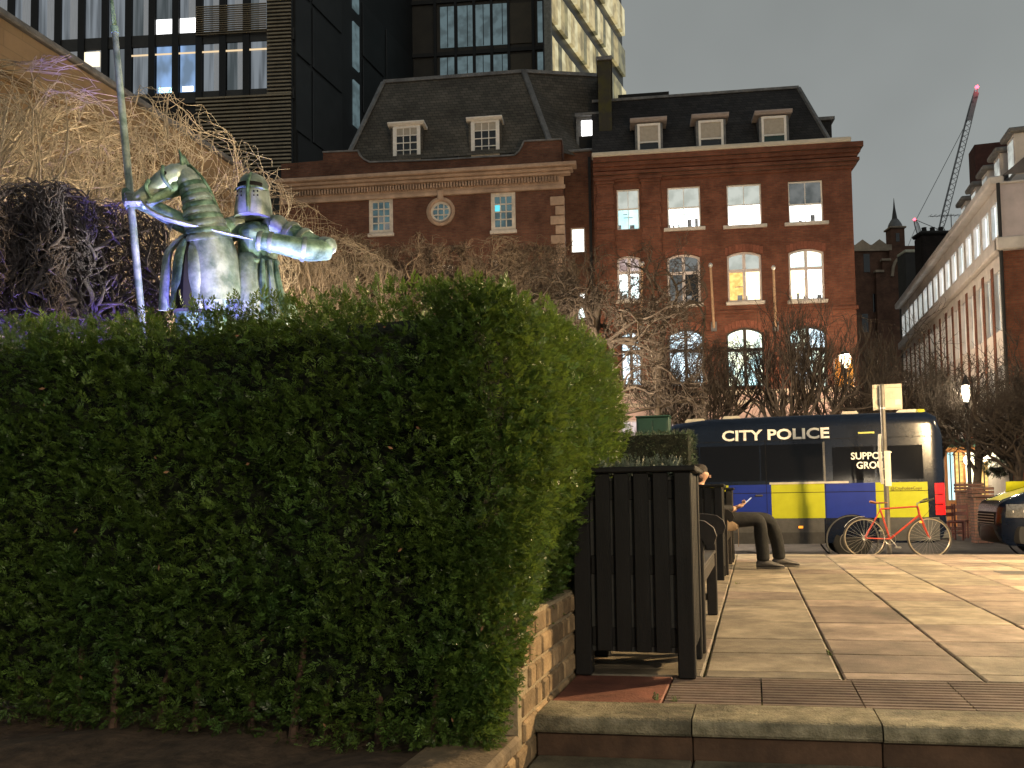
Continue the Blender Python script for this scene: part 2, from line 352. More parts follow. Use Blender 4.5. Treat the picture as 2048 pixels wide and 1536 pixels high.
# ---- low wall of yellow stock bricks that holds the hedge bed
m_mortar = mat('old mortar', (.34,.27,.17), .95, .25, 30, .8, 120)
m_brick = mat('yellow stock brick', (.24,.155,.075), .85, .3, 14, .7, 90, rnd=.22, c2=(.40,.285,.16), c2pos=(.3,.7), dirt=.5)
wall = thing('brick_wall', 'low yellow brick wall under the hedge, running up beside the stone steps', 'wall')
MB().box(WX-.23, WX-.011, 3.10, 6.4, -1.0, .39).box(WX-.28, WX-.012, 2.58, 3.099, -1.0, -.09).build('mortar_core', m_mortar, wall)
ch = .0915
for r_ in range(15):
    z0 = -.90 + r_*ch; y = 2.42 - (.1 if r_ % 2 else 0)
    while y < 4.35:
        ln = .205 if rng.random() < .55 else .105
        if z0 + ch < (.44 if y > 3.06 else -.06) and y > 2.5:
            j = rng.uniform(-.004,.004)
            MB().cbox(WX-.10, WX+j, y+.007, y+ln-.007, z0+.006, z0+ch-.006, .009).build('brick', m_brick, wall)
        y += ln
for r_ in range(9):                                          # the short return that faces down the steps
    z0 = -.90 + r_*ch; x = WX-.235 + (.1 if r_ % 2 else 0)
    while x > WX-.9:
        ln = .205
        MB().cbox(x-ln+.007, x-.007, 2.54+rng.uniform(-.003,.003), 2.63, z0+.006, z0+ch-.006, .009).build('brick', m_brick, wall); x -= ln
m_cope = mat('coping stone', (.20,.15,.095), .85, .3, 9, .7, 60, dirt=.5)
for a, b in ((-1.13,-.835),):
    MB().cbox(a, b, 2.55, 3.12, -.085, -.025, .014).build('coping_stone', m_cope, wall)
bed = struct(MB().grid([[(x, y, -.055 + .025*math.sin(x*7+y*5)*math.cos(y*9-x*3)) for x in list(np.linspace(-45, -5, 9))+list(np.linspace(-4.8, WX-.2, 30))] for y in np.linspace(1.5, 13.3, 42)]).build('planting_bed', m_soil))
# ================================================================== foliage
m_yew = mat('yew foliage', (.055,.115,.026), .38, .35, 3, rnd=0, tint=True, c2=(.105,.165,.030), c2pos=(.35,.65), spec=.35)
nt = m_yew.node_tree; _b = nt.nodes['Principled BSDF']
_tr = nt.nodes.new('ShaderNodeBsdfTranslucent'); _mx = nt.nodes.new('ShaderNodeMixShader'); _mx.inputs[0].default_value = .34
_tr.inputs[0].default_value = (.13,.19,.03,1)
nt.links.new(_b.outputs[0], _mx.inputs[1]); nt.links.new(_tr.outputs[0], _mx.inputs[2]); nt.links.new(_mx.outputs[0], nt.nodes['Material Output'].inputs[0])
def needle_spray(g, n=11, L=.042, nl=.022, nw=.0066):         # one twig tip with needles to both sides: diamonds, two triangles each
    V = []; Q = []
    bend = g.uniform(-.25, .05)
    for i in range(n):
        t = (i+.6)/n; side = -1 if i % 2 else 1
        if i == n-1: side = 0
        p = np.array((t*L, 0, bend*L*t*t)); ang = side*g.uniform(.75, 1.15)*(1-.45*t)
        l = nl*g.uniform(.75, 1.15)*(1-.35*t); up = g.uniform(-.1, .45)
        d = np.array((math.cos(ang), math.sin(ang), up)); d /= np.linalg.norm(d)
        w = np.cross(d, (0, 0, 1)); w /= np.linalg.norm(w); w = w*math.cos(.5) + np.array((0,0,1))*math.sin(g.uniform(-.6,.6))*.6
        b = len(V); V += [p, p+d*l*.5+w*nw*.5, p+d*l, p+d*l*.5-w*nw*.5]; Q.append((b, b+1, b+2, b+3))
    return np.array(V), np.array(Q)
def leaf_spray(g, n=9, L=.05, nl=.016, nw=.011):
    return needle_spray(g, n, L, nl, nw)
def vnoise(P, f, seed=0):                                     # cheap smooth noise, -1..1
    a = np.zeros(len(P)); s = np.random.default_rng(seed)
    for k in range(5):
        d = s.normal(size=3); d /= np.linalg.norm(d); a += np.sin(P@d*f*(1+.37*k) + s.uniform(0, 6.3))
    return a/5*1.6
def sprays(P, Nrm, size, seed, up=.25, maker=needle_spray, jitter=.6):
    g = np.random.default_rng(seed); tem = [maker(g) for _ in range(7)]; n = len(P)
    d = Nrm + g.normal(size=(n,3))*jitter + np.array((0,0,up)); d /= np.linalg.norm(d, axis=1)[:, None]
    z = np.array((0,0,1.0)) + Nrm*.75 + g.normal(size=(n,3))*.4; z -= d*(z*d).sum(1)[:, None]; z /= np.linalg.norm(z, axis=1)[:, None]
    y = np.cross(z, d); sc = size*g.uniform(.65, 1.35, n); which = g.integers(0, 7, n); tint = np.clip(g.normal(.40, .30, n), 0, 1)
    Vs, Qs, Ts, off = [], [], [], 0
    for k, (tv, tq) in enumerate(tem):
        I = np.where(which == k)[0]
        if not len(I): continue
        V = P[I][:, None] + sc[I][:, None, None]*(tv[None, :, 0:1]*d[I][:, None] + tv[None, :, 1:2]*y[I][:, None] + tv[None, :, 2:3]*z[I][:, None])
        m = len(tv); Vs.append(V.reshape(-1, 3)); Qs.append((tq[None] + (np.arange(len(I))*m)[:, None, None]).reshape(-1, 4) + off); off += len(I)*m
        Ts.append(np.repeat(tint[I], m))
    return np.vstack(Vs), np.vstack(Qs), np.hstack(Ts)

# ---- the big clipped yew hedge. Its skin is a rounded box: front (facing -Y), right end (facing +X) and top
HX1, HY0, HY1, HX0 = -.83, 2.86, 5.15, -3.9
HR_ = .13                                                     # radius of the rounded corner
FLEN = (HX1-HR_)-HX0; CLEN = HR_*math.pi/2; SLEN = HY1-(HY0+HR_)
def hedge_skin(u, v, face):                                   # u along, v up (0..1) -> point and outward normal
    n = len(u)
    if face == 'side':                                        # front, rounded corner and right end in one sweep
        s = u*(FLEN+CLEN+SLEN); a = np.clip((s-FLEN)/HR_, 0, math.pi/2); x = np.where(s < FLEN, HX0+s, HX1-HR_+HR_*np.sin(a)); y = np.where(s < FLEN, HY0, HY0+HR_-HR_*np.cos(a)) + np.clip(s-FLEN-CLEN, 0, 99)
        nx, ny = np.sin(a), -np.cos(a)
        yy = np.clip((y-2.98)/1.05, 0, 1); top = 1.585+.16*np.clip((y-HY0)/2.3, 0, 1); z0 = -.05+np.interp(y, (2.95,3.05,3.25,3.6,4.1), (0,.06,.15,.32,.42))*nx; z = z0+(top-z0)*v
        f_off = .05*np.sin(v*3.1)-np.clip((v-.9)/.1, 0, 1)**2*.09-np.clip((.12-v)/.12, 0, 1)**2*.10*(1-nx)
        r_off = -.075+.175*np.sin(np.clip((v-.05)*1.07, 0, 1)*math.pi*.78)**1.1-np.clip((v-.9)/.1, 0, 1)**2*.10-np.clip((y-HY1+.2)/.2, 0, 1)**2*.12
        off = f_off*(1-nx)+r_off*nx; P = np.stack([x+nx*off, y+ny*off, z], 1); N = np.stack([nx, ny, np.clip((v-.93)*9, 0, 1)-np.clip((.1-v)*6, 0, .5)], 1)
    else:
        x = HX0+(HX1+.06-HX0)*u; y = HY0+.03+(HY1-HY0-.05)*v
        z = 1.585+.16*v-np.clip((u-.95)/.05, 0, 1)**2*.07-np.clip((.06-v)/.06, 0, 1)**2*.05
        cut = np.clip(x-(HX1-HR_), 0, 9)**2*1.5; y = np.maximum(y, HY0+cut*3); P = np.stack([x, y, z], 1); N = np.stack([np.zeros(n), np.zeros(n), np.ones(n)], 1)
    return P, N/np.linalg.norm(N, axis=1)[:, None]
g = np.random.default_rng(5); PP, NN = [], []
TOT = FLEN+CLEN+SLEN
for face, cnt in (('side', 60000), ('top', 10000), ('edge', 7500)):
    uu = g.uniform(0,1,cnt) if face != 'edge' else g.uniform((FLEN-.14)/TOT, (FLEN+CLEN+.16)/TOT, cnt)
    P, N = hedge_skin(uu, g.uniform(0,1,cnt), 'side' if face == 'edge' else face)
    lump = vnoise(P, 3.2, 3)*.022 + vnoise(P, 8.5, 4)*.024 + vnoise(P, 21, 6)*.018
    depth = -g.random(cnt)**1.3*.19 + .016
    keep = g.random(cnt) < .45 + .55*np.clip(vnoise(P, 15, 9)*1.0+.5, 0, 1)
    P = P + N*(lump+depth)[:, None]
    PP.append(P[keep]); NN.append(N[keep])
PP = np.vstack(PP); NN = np.vstack(NN)
hedge = thing('yew_hedge', 'tall clipped dark green yew hedge rising over the low brick wall', 'hedge', (0, 0, 0))
V, Q, T = sprays(PP, NN, .88, 21, up=.3)
npmesh('foliage', V, Q, m_yew, hedge, T, 'stuff')
# long soft shoots that stick out of the clipped top and faces
cnt = 300; P, N = hedge_skin(g.uniform(0,1,cnt), g.uniform(0,1,cnt)**.6, 'side'); P2, N2 = hedge_skin(g.uniform(0,1,150), g.uniform(0,.5,150), 'top'); P3, N3 = hedge_skin(g.uniform(.6,1,120), g.uniform(0,1,120), 'side')
V, Q, T = sprays(np.vstack([P+N*.02, P2+N2*.02, P3+N3*.02]), np.vstack([N*.5+np.array((0,-.1,.5)), N2, N3]), 1.2, 22, up=.4, jitter=.5)
npmesh('shoots', V, Q, m_yew, hedge, np.clip(T+.25, 0, 1), 'stuff')
m_core = mat('hedge core shade', (.008,.011,.005), .95, .4, 20, .8, 30)  # near-black inner sheet: blocks light, paints the shade between the leaves
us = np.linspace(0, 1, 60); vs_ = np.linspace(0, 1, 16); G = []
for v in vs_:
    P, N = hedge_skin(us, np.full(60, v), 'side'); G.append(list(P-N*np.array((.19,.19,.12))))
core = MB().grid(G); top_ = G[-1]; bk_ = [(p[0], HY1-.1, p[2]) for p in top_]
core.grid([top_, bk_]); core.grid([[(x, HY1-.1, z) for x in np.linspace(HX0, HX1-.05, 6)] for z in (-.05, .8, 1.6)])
core.build('shade_core', m_core, hedge)
# bare stems at the foot of the hedge
m_stem = mat('yew stem', (.10,.06,.04), .9, .3, 20, .6, 60)
for i in range(16):
    x = HX0+.15+i*.185+rng.uniform(-.05,.05); y = HY0+.08+rng.uniform(0,.1)
    MB().tube([(x, y, -.08), (x+rng.uniform(-.03,.03), y+.02, .1), (x+rng.uniform(-.06,.06), y+.08, .32)], [.017, .014, .010], 6).build('stem', m_stem, hedge, True)
# a few fallen brown leaves caught in the hedge
m_dead = mat('dead leaf', (.25,.13,.06), .8, .3, 30, rnd=.3)
P, N = hedge_skin(g.uniform(.02,.62,26), g.uniform(.05,.95,26), 'side')
for p, n_ in zip(P, N):
    a = rng.uniform(0, 6.3); l = rng.uniform(.007, .013); d = np.array((math.cos(a), -.3, math.sin(a)))*l; w = np.array((-math.sin(a), -.2, math.cos(a)))*l*.45
    c_ = p + n_*.025
    MB().add([c_-d, c_+w, c_+d, c_-w], [(0,1,2),(0,2,3)]).build('dead_leaf', m_dead, hedge)

def box_hedge(name, label, x0, x1, y0, y1, z0, z1, n, seed, size=.7, m=None):
    g = np.random.default_rng(seed); r = thing(name, label, 'hedge'); PP = []; NN = []
    A = {'f': (x1-x0)*(z1-z0), 'r': (y1-y0)*(z1-z0), 't': (x1-x0)*(y1-y0)}; tot = sum(A.values())
    for k in A:
        c = int(n*A[k]/tot); a, b = g.random(c), g.random(c); o = np.ones(c)
        if k == 'f': P = np.stack([x0+(x1-x0)*a, y0*o, z0+(z1-z0)*b], 1); N = np.tile((0,-1.,0), (c,1))
        elif k == 'r': P = np.stack([x1*o, y0+(y1-y0)*a, z0+(z1-z0)*b], 1); N = np.tile((1.,0,0), (c,1))
        else: P = np.stack([x0+(x1-x0)*a, y0+(y1-y0)*b, z1*o], 1); N = np.tile((0,0,1.), (c,1))
        PP.append(P - N*(g.random(c)**2*.05)[:, None]); NN.append(N)
    V, Q, T = sprays(np.vstack(PP), np.vstack(NN), size, seed+1, maker=leaf_spray)
    npmesh('foliage', V, Q, m or m_box, r, T, 'stuff')
    MB().box(x0+.04, x1-.04, y0+.04, y1-.02, z0-.02, z1-.04).build('shade_core', m_core, r)
    return r
m_box = mat('box foliage', (.035,.060,.028), .5, .3, 3, tint=True, spec=.4)
box_hedge('box_hedge', 'neatly clipped box hedge block behind the black planters, beside the police van', -2.4, -.75, 11.45, 12.55, -.02, 1.70, 5200, 41)
# ================================================================== planters, benches, the seated person
m_black = mat('black stained timber', (.011,.0105,.010), .6, .3, 3, .35, 80, stretch=(6,6,.8), spec=.25)
m_void = mat('planter liner', (.045,.045,.042), .9, .25, 12)
def planter(name, label, x0, x1, y0, y1, H, plants=0, nsl=4):
    r = thing(name, label, 'planter', (x0, y0, 0), 0, 'slatted planters beside the benches')
    w, d = x1-x0, y1-y0; pw = .075
    MB().box(.03, w-.03, .03, d-.03, .11, H-.05).build('liner', m_void, r)
    for a in (0, w-pw):
        for b in (0, d-pw): MB().cbox(a+(.0 if a else -.004), a+pw+(.004 if a else 0), b-(.006 if not b else 0), b+pw+(.006 if b else 0), 0, H-.03, .006).build('post', m_black, r)
    for side in (0, 1):
        ya, yb = (.001, .024) if side == 0 else (d-.024, d-.001); n = nsl; gap = .021; span = w-2*pw-.014; sw = (span-(n+1)*gap)/n
        for i in range(n):
            a = pw+.007+gap+i*(sw+gap); MB().cbox(a, a+sw, ya, yb, .115, H-.03, .004).build('slat', m_black, r)
        for z in (.135, .47, .82): MB().cbox(pw, w-pw, ya+.024 if side == 0 else ya-.028, yb+.026 if side == 0 else yb-.026, z, z+.09, .004).build('rail', m_black, r)
    n = max(3, int((d-2*pw)/.105)); sw = (d-2*pw-(n+1)*.018)/n
    for i in range(n):
        a = pw+.018+i*(sw+.018); MB().cbox(w-.026, w-.003, a, a+sw, .115, H-.03, .004).build('slat', m_black, r)
        MB().cbox(.003, .026, a, a+sw, .115, H-.03, .004).build('slat', m_black, r)
    MB().cbox(-.012, w+.026, -.02, .075, H-.028, H, .006).build('cap_rail', m_black, r); MB().cbox(-.012, w+.026, d-.075, d+.02, H-.028, H, .006).build('cap_rail', m_black, r)
    MB().cbox(w-.075, w+.026, .077, d-.077, H-.028, H, .006).build('cap_rail', m_black, r); MB().cbox(-.012, .075, .077, d-.077, H-.028, H, .006).build('cap_rail', m_black, r)
    MB().grid([[(x, y, H-.06+.01*math.sin(x*31+y*17)) for x in np.linspace(.03, w-.03, 6)] for y in np.linspace(.03, d-.03, 6)]).build('soil', m_soil, r)
    return r
planter('planter', 'black slatted timber planter at the end of the hedge, on the top step', WX+.006, -.277, 4.10, 4.68, .975)
planter('planter', 'black slatted planter between the two benches, in front of the seated person', -.86, -.302, 9.05, 9.62, .965)
planter('planter', 'small black slatted planter past the bench where the person sits', -.83, -.262, 11.62, 12.2, .96)
m_grey_leaf = mat('grey green leaves', (.13,.16,.12), .55, .3, 3, tint=True)
g = np.random.default_rng(77); n = 420
pl = thing('bedding_plant', 'low grey green bedding plants filling the top of the planter by the hedge', 'plant')
P = np.stack([g.uniform(WX+.08, -.33, n), g.uniform(4.16, 4.62, n), g.uniform(.93, .995, n)], 1)
V, Q, T = sprays(P, np.tile((0,-.1,1.), (n,1)), .8, 78, maker=leaf_spray); npmesh('foliage', V, Q, m_grey_leaf, pl, T, 'stuff')

m_bench = mat('dark bench timber', (.020,.016,.013), .55, .3, 3, .35, 80, stretch=(6,1,6), spec=.35)
def bench(name, label, x0, x1, y0, y1):                       # seat faces +X, back along x0
    r = thing(name, label, 'bench', (x0, y0, 0), 0, 'timber benches along the terrace edge'); D, L = x1-x0, y1-y0
    for b in (0, L-.065):
        MB().cbox(D-.07, D, b, b+.065, 0, .665, .006).build('leg', m_bench, r)
        MB().cbox(0, .07, b, b+.065, 0, .86, .006).build('leg', m_bench, r)
        MB().cbox(.07, D-.07, b+.012, b+.053, .34, .42, .005).build('side_rail', m_bench, r)
        MB().cbox(.07, D-.07, b+.016, b+.05, .10, .15, .005).build('stretcher', m_bench, r)
        prof = [(.03,.655), (.03,.69), (D*.5,.715), (D-.06,.712), (D+.01,.70), (D+.055,.665), (D+.07,.62), (D+.055,.575), (D+.02,.565), (D-.005,.60), (D-.07,.655)]
        MB().prism([(p[0], p[1]) for p in prof], 1, b-.008, b+.073).build('armrest', m_bench, r, True)
    MB().cbox(D-.055, D-.012, .065, L-.065, .345, .425, .005).build('front_rail', m_bench, r)
    MB().cbox(.02, .06, .065, L-.065, .345, .42, .005).build('back_rail', m_bench, r)
    n = 6
    for i in range(n):
        a = .05+i*(D-.04)/n; z = .435-.012*math.sin(math.pi*i/(n-1)); MB().cbox(a, a+(D-.04)/n-.014, .0, L, z, z+.022, .005).build('seat_slat', m_bench, r)
    MB().cbox(.005, .05, .065, L-.065, .79, .865, .008).build('back_rail', m_bench, r); MB().cbox(.012, .047, .065, L-.065, .50, .55, .005).build('back_rail', m_bench, r)
    k = int(L/.10)
    for i in range(k):
        b = .09+i*(L-.18)/(k-1)-.018; MB().cbox(.020, .040, b, b+.04, .55, .79, .004).build('back_slat', m_bench, r)
    return r
bench('bench', 'empty black timber bench with scrolled arms between hedge planter and next planter', -.85, -.262, 4.78, 6.43)
bench('bench', 'dark timber bench on which the person sits', -.85, -.272, 9.68, 11.36)

# ---- person: seated, slouched, looking down at a phone. Skeletons grown with a Skin modifier
def skin_mesh(name, joints, edges, mt, parent, sub=2, root=0):
    me = bpy.data.meshes.new(name); me.from_pydata([j[:3] for j in joints], edges, []); o = link(name, me, mt, parent)
    o.modifiers.new('skin', 'SKIN'); sv = me.skin_vertices[0].data
    for i, j in enumerate(joints):
        rr = j[3] if isinstance(j[3], tuple) else (j[3], j[3]); sv[i].radius = rr; sv[i].use_root = (i == root)
    ss = o.modifiers.new('sub', 'SUBSURF'); ss.levels = sub; ss.render_levels = sub
    dg = bpy.context.evaluated_depsgraph_get(); m2 = bpy.data.meshes.new_from_object(o.evaluated_get(dg)); o.modifiers.clear(); o.data = m2; m2.name = name
    m2.materials.clear(); m2.materials.append(mt); m2.polygons.foreach_set('use_smooth', [True]*len(m2.polygons)); return o
m_skin = mat('skin', (.50,.30,.21), .5, .12, 20, spec=.35); m_trs = mat('dark trousers', (.011,.0115,.012), .9, .4, 9, .8, 22); m_jkt = mat('black jacket', (.008,.008,.009), .8, .3, 10, .5, 30)
m_shoe = mat('grey trainers', (.07,.065,.06), .7, .35, 30, .3, 60); m_sole = mat('shoe sole', (.12,.11,.10), .7, .2, 20); m_hair = mat('dark hair', (.02,.014,.01), .6, .3, 60, .5, 120, stretch=(1,1,6))
pq = thing('person', 'person in dark trousers and grey trainers slouched on a bench holding a phone', 'person', (0, 0, 0))
by = 10.45
hipL, hipR = (-.46, by-.10, .55), (-.46, by+.10, .55)
kneeL, kneeR = (.065, by+.02, .585), (.17, by+.30, .575)
ankL, ankR = (.10, by+.10, .10), (.285, by+.47, .10)
body_j = [(-.48, by, .56, .15), (-.56, by, .74, .15), (-.60, by, .90, .16), (-.60, by, .985, .055), (-.585, by, 1.03, .05), (-.565, by, 1.10, .085), (-.545, by, 1.155, .08),
          (*hipL, .10), (kneeL[0]-.25, (hipL[1]+kneeL[1])/2, .575, .085), (*kneeL, .062), (ankL[0]-.02, ankL[1]-.02, .34, .055), (*ankL, .04), (ankL[0]+.02, ankL[1], .055, .030), (ankL[0]+.12, ankL[1]+.01, .04, .022),
          (*hipR, .10), (kneeR[0]-.28, (hipR[1]+kneeR[1])/2, .57, .085), (*kneeR, .062), (ankR[0]-.03, ankR[1]-.05, .34, .055), (*ankR, .04), (ankR[0]+.02, ankR[1], .055, .030), (ankR[0]+.12, ankR[1]+.02, .04, .022),
          (-.58, by-.19, .89, .06), (-.47, by-.25, .68, .045), (-.24, by-.10, .69, .032), (-.19, by-.07, .715, .026),
          (-.58, by+.19, .89, .06), (-.45, by+.25, .68, .045), (-.24, by+.08, .68, .032), (-.19, by+.05, .705, .026)]
body_e = [(0,1),(1,2),(2,3),(3,4),(4,5),(5,6),(0,7),(7,8),(8,9),(9,10),(10,11),(11,12),(12,13),(0,14),(14,15),(15,16),(16,17),(17,18),(18,19),(19,20),(2,21),(21,22),(22,23),(23,24),(2,25),(25,26),(26,27),(27,28)]
skin_mesh('body', body_j, body_e, m_skin, pq)
T_ = 1.16
skin_mesh('trousers', [(-.48, by, .555, .165)] + [(*j[:3], (j[3] if not isinstance(j[3], tuple) else j[3][0])*k) for j, k in ((body_j[7],1.12),(body_j[8],1.12),(body_j[9],1.42),(body_j[10],1.5))] + [(ankL[0]-.005, ankL[1], .14, .078), (ankL[0]-.01, ankL[1], .080, .080)]
          + [(*j[:3], j[3]*k) for j, k in ((body_j[14],1.12),(body_j[15],1.12),(body_j[16],1.42),(body_j[17],1.5))] + [(ankR[0]-.005, ankR[1], .14, .078), (ankR[0]-.01, ankR[1], .080, .080)],
          [(0,1),(1,2),(2,3),(3,4),(4,5),(5,6),(0,7),(7,8),(8,9),(9,10),(10,11),(11,12)], m_trs, pq)
skin_mesh('jacket', [(-.49, by, .58, .175), (-.56, by, .74, .175), (-.60, by, .89, .17), (-.60, by, .965, .085), (-.585, by-.20, .89, .082), (-.475, by-.265, .68, .070), (-.215, by-.085, .705, .042), (-.585, by+.20, .89, .082), (-.45, by+.265, .68, .070), (-.215, by+.07, .695, .042)],
          [(0,1),(1,2),(2,3),(2,4),(4,5),(5,6),(2,7),(7,8),(8,9)], m_jkt, pq)
def sub_shoe(p, yaw):
    c, s = math.cos(yaw), math.sin(yaw); rings = []; rs2 = []
    for t, w, h in ((-.085,.028,.085),(-.06,.042,.118),(0,.047,.125),(.05,.047,.110),(.10,.050,.085),(.16,.050,.066),(.205,.038,.050),(.228,.016,.034)):
        rr = []; r2 = []
        for k in range(12):
            a = 2*math.pi*k/12; yy = w*math.cos(a); zz = max(.018, .018+(h-.018)*(.5+.5*math.sin(a)))
            rr.append((p[0]+c*t-s*yy, p[1]+s*t+c*yy, zz)); r2.append((p[0]+c*t-s*yy*1.07, p[1]+s*t+c*yy*1.07, .001 if math.sin(a) < 0 else .021))
        rings.append(rr); rs2.append(r2)
    o = MB().rings(rings).build('shoe', m_shoe, pq, True); MB().rings(rs2).build('sole', m_sole, o, True)
    lm = MB()
    for i in range(4):
        t = .02+i*.022; a = (p[0]+c*t+s*.025, p[1]+s*t-c*.025, .095-i*.011); b = (p[0]+c*t-s*.025, p[1]+s*t+c*.025, .095-i*.011)
        lm.tube([a, ((a[0]+b[0])/2, (a[1]+b[1])/2, a[2]+.012), b], .004, 5)
    lm.build('laces', m_sole, o)
sub_shoe(ankL, .10); sub_shoe(ankR, .22)
def hand(base, dirv, side):                                   # palm and five bent fingers closed round the phone
    b = np.array(base); d = np.array(dirv, float); d /= np.linalg.norm(d); sd = np.array((-d[1], d[0], 0))*side; sd /= np.linalg.norm(sd); up = np.cross(sd, d)*side
    J = [(*b, .021), (*(b+d*.045), (.030,.016)), (*(b+d*.085), (.032,.014))]; E_ = [(0,1),(1,2)]
    for i, (o_, l) in enumerate(((-.027,.052),(-.009,.058),(.009,.054),(.026,.042))):
        k = len(J); p = b+d*.088+sd*o_; J += [(*p, .0095), (*(p+d*l*.5+up*.004), .009), (*(p+d*l*.75-up*.018), .008), (*(p+d*l*.7-up*.036), .007)]; E_ += [(2,k),(k,k+1),(k+1,k+2),(k+2,k+3)]
    k = len(J); p = b+d*.03-sd*.03; J += [(*p, .012), (*(p+d*.03-sd*.012+up*.01), .0105), (*(p+d*.058-sd*.004+up*.012), .009)]; E_ += [(1,k),(k,k+1),(k+1,k+2)]
    skin_mesh('hand', J, E_, m_skin, pq, 2)
hand((-.20, by-.075, .715), (.75, .28, .35), 1); hand((-.20, by+.06, .70), (.75, -.25, .42), -1)
hr = MB(); hc = (-.57, by, 1.115)
hr.rings([[(hc[0]-.030+r_*math.cos(a)*(.098), hc[1]+r_*math.sin(a)*.086, hc[2]+z) for a in np.linspace(0, 2*math.pi, 14, endpoint=False)] for r_, z in ((.62,-.10),(.86,-.05),(1.0,.01),(.98,.055),(.80,.090),(.45,.108),(.08,.112))])
hr.build('hair', m_hair, pq, True)
nose_ = MB(); nose_.rings([[(-.485+.02*k, by+y, 1.075+z) for y, z in ((-.012,-.012),(.012,-.012),(.004,.02),(-.004,.02))] for k in (0,1)]); nose_.build('nose', m_skin, pq, True)
for s_ in (-1, 1):
    MB().lathe([(.004,-.004),(.024,0),(.02,.008),(.004,.01)], (-.57, by+s_*.085, 1.08), 10, 1).build('ear', m_skin, pq, True)
ph = MB().cbox(-.08, .08, -.040, .040, -.005, .005, .003).build('phone', mat('phone case', (.45,.52,.62), .3, .05), None, False)
ph.location = (-.075, by-.01, .772); ph.rotation_euler = (0, R(-42), R(4)); tag(ph, 'smartphone with a lit screen in the seated person\'s hands', 'phone')
MB().box(-.069, .069, -.034, .034, .0042, .0052).build('screen', mat('phone screen', (.02,.02,.02), .2, emit=(.75,.82,1.0), es=1.2), ph)
# a crumpled brown bag on the bench beside the knee
bg = MB(); bc = (-.30, by-.32, .45)
bg.rings([[(bc[0]+math.cos(a)*(.11*r_+.02*math.sin(3*a+z*30)), bc[1]+math.sin(a)*(.07*r_+.012*math.cos(4*a+z*20)), bc[2]+z) for a in np.linspace(0, 2*math.pi, 16, endpoint=False)] for r_, z in ((.8,.006),(1,.03),(.95,.07),(.7,.105),(.35,.125),(.12,.13))])
bgo = tag(bg.build('cloth_bag', mat('brown cloth', (.20,.14,.085), .9, .3, 18, .5, 40), None, True), 'crumpled brown cloth bag on the bench beside the seated person', 'bag')
MB().tube([(bc[0]+.09, bc[1]-.02, .55), (bc[0]+.13, bc[1]-.03, .52), (bc[0]+.135, bc[1]-.03, .40), (bc[0]+.13, bc[1]-.03, .28)], .004, 5).build('strap', mat('brown cloth', (.2,.14,.085)), bgo)
# dark green street cabinet behind the box hedge
a_, b_ = ony(1272, 832, 13.0), ony(1338, 832, 13.0)
gc = thing('street_cabinet', 'dark green metal street cabinet standing behind the box hedge', 'cabinet', (a_[0], 13.0, 0)); w_ = b_[0]-a_[0]
m_grn = mat('green cabinet paint', (.012,.045,.030), .45, .15, 8, spec=.5)
MB().cbox(0, w_, 0, .30, 0.0, a_[2]-.03, .012).build('body', m_grn, gc); MB().cbox(-.012, w_+.012, -.015, .315, a_[2]-.03, a_[2], .01).build('lid', m_grn, gc); MB().cbox(.03, w_/2-.005, -.008, -.001, .1, a_[2]-.08, .003).build('door', m_grn, gc); MB().cbox(w_/2+.005, w_-.03, -.008, -.001, .1, a_[2]-.08, .003).build('door', m_grn, gc)
# ================================================================== police vans
VY, VX = 17.40, -3.60                                         # near side and front end of the long van
VL, VW = 6.98, 2.02
def lerp_tab(t, x):
    for (a, b), (c, d) in zip(t, t[1:]):
        if x <= c: return b + (d-b)*max(0, (x-a))/(c-a)
    return t[-1][1]
TOP = [(0,.78),(.03,.98),(.12,1.07),(.45,1.20),(.92,1.34),(1.02,1.40),(1.60,2.22),(1.85,2.52),(2.15,2.68),(2.8,2.745),(4.5,2.76),(6.75,2.74),(6.90,2.66),(6.98,2.40)]
HALF = [(0,.70),(.05,.84),(.16,.93),(.45,.985),(1.0,1.0),(6.6,1.0),(6.86,.975),(6.95,.93),(6.98,.90)]
BOT = [(0,.50),(.04,.34),(.15,.26),(.9,.24),(1.0,.30),(6.8,.32),(6.95,.42),(6.98,.52)]
def sidew(x, z):                                              # half width of the body at height z
    hw = lerp_tab(HALF, x); top = lerp_tab(TOP, x)
    w = hw*lerp_tab([(0,.93),(.35,.965),(.6,.995),(1.05,1.0),(1.30,.992),(1.6,.972),(2.1,.925),(2.5,.885),(2.9,.86)], z)
    rr = min(.20, (top-.3)*.3); dz = top-z
    if dz < rr: w -= rr*.9*(1-math.sqrt(max(0, 1-((rr-dz)/rr)**2)))
    return w
def vanbody():
    xs = [0,.02,.05,.10,.16,.28,.45,.68,.92,1.0,1.1,1.3,1.6,1.85,2.15,2.5,2.8,3.5,4.5,5.2,6.0,6.5,6.75,6.84,6.90,6.95,6.98]; rings = []
    for x in xs:
        top, bot = lerp_tab(TOP, x), lerp_tab(BOT, x); fr = list(np.linspace(0, .86, 13)) + [.90,.935,.965,.985,.996,1.0]; zz = [bot+(top-bot)*f for f in fr]
        left = [(x, -sidew(x, z), z) for z in zz]; right = [(x, sidew(x, z), z) for z in zz[::-1]]; rings.append(left + right)
    return MB().rings(rings)
m_navy = mat('navy van paint', (.0035,.007,.018), .2, .10, 4, coat=.0, spec=.35); m_vblk = mat('black van glass', (.003,.003,.004), .12, .1, 5, spec=.25); m_vgrey = mat('grey plastic sill', (.060,.060,.060), .55, .2, 10)
m_vblue = mat('police blue vinyl', (.007,.025,.24), .5, .06, 6, spec=.2); m_vyel = mat('police yellow vinyl', (.40,.42,.018), .5, .06, 6, spec=.2); m_white = mat('white lettering', (.82,.80,.74), .5, .04)
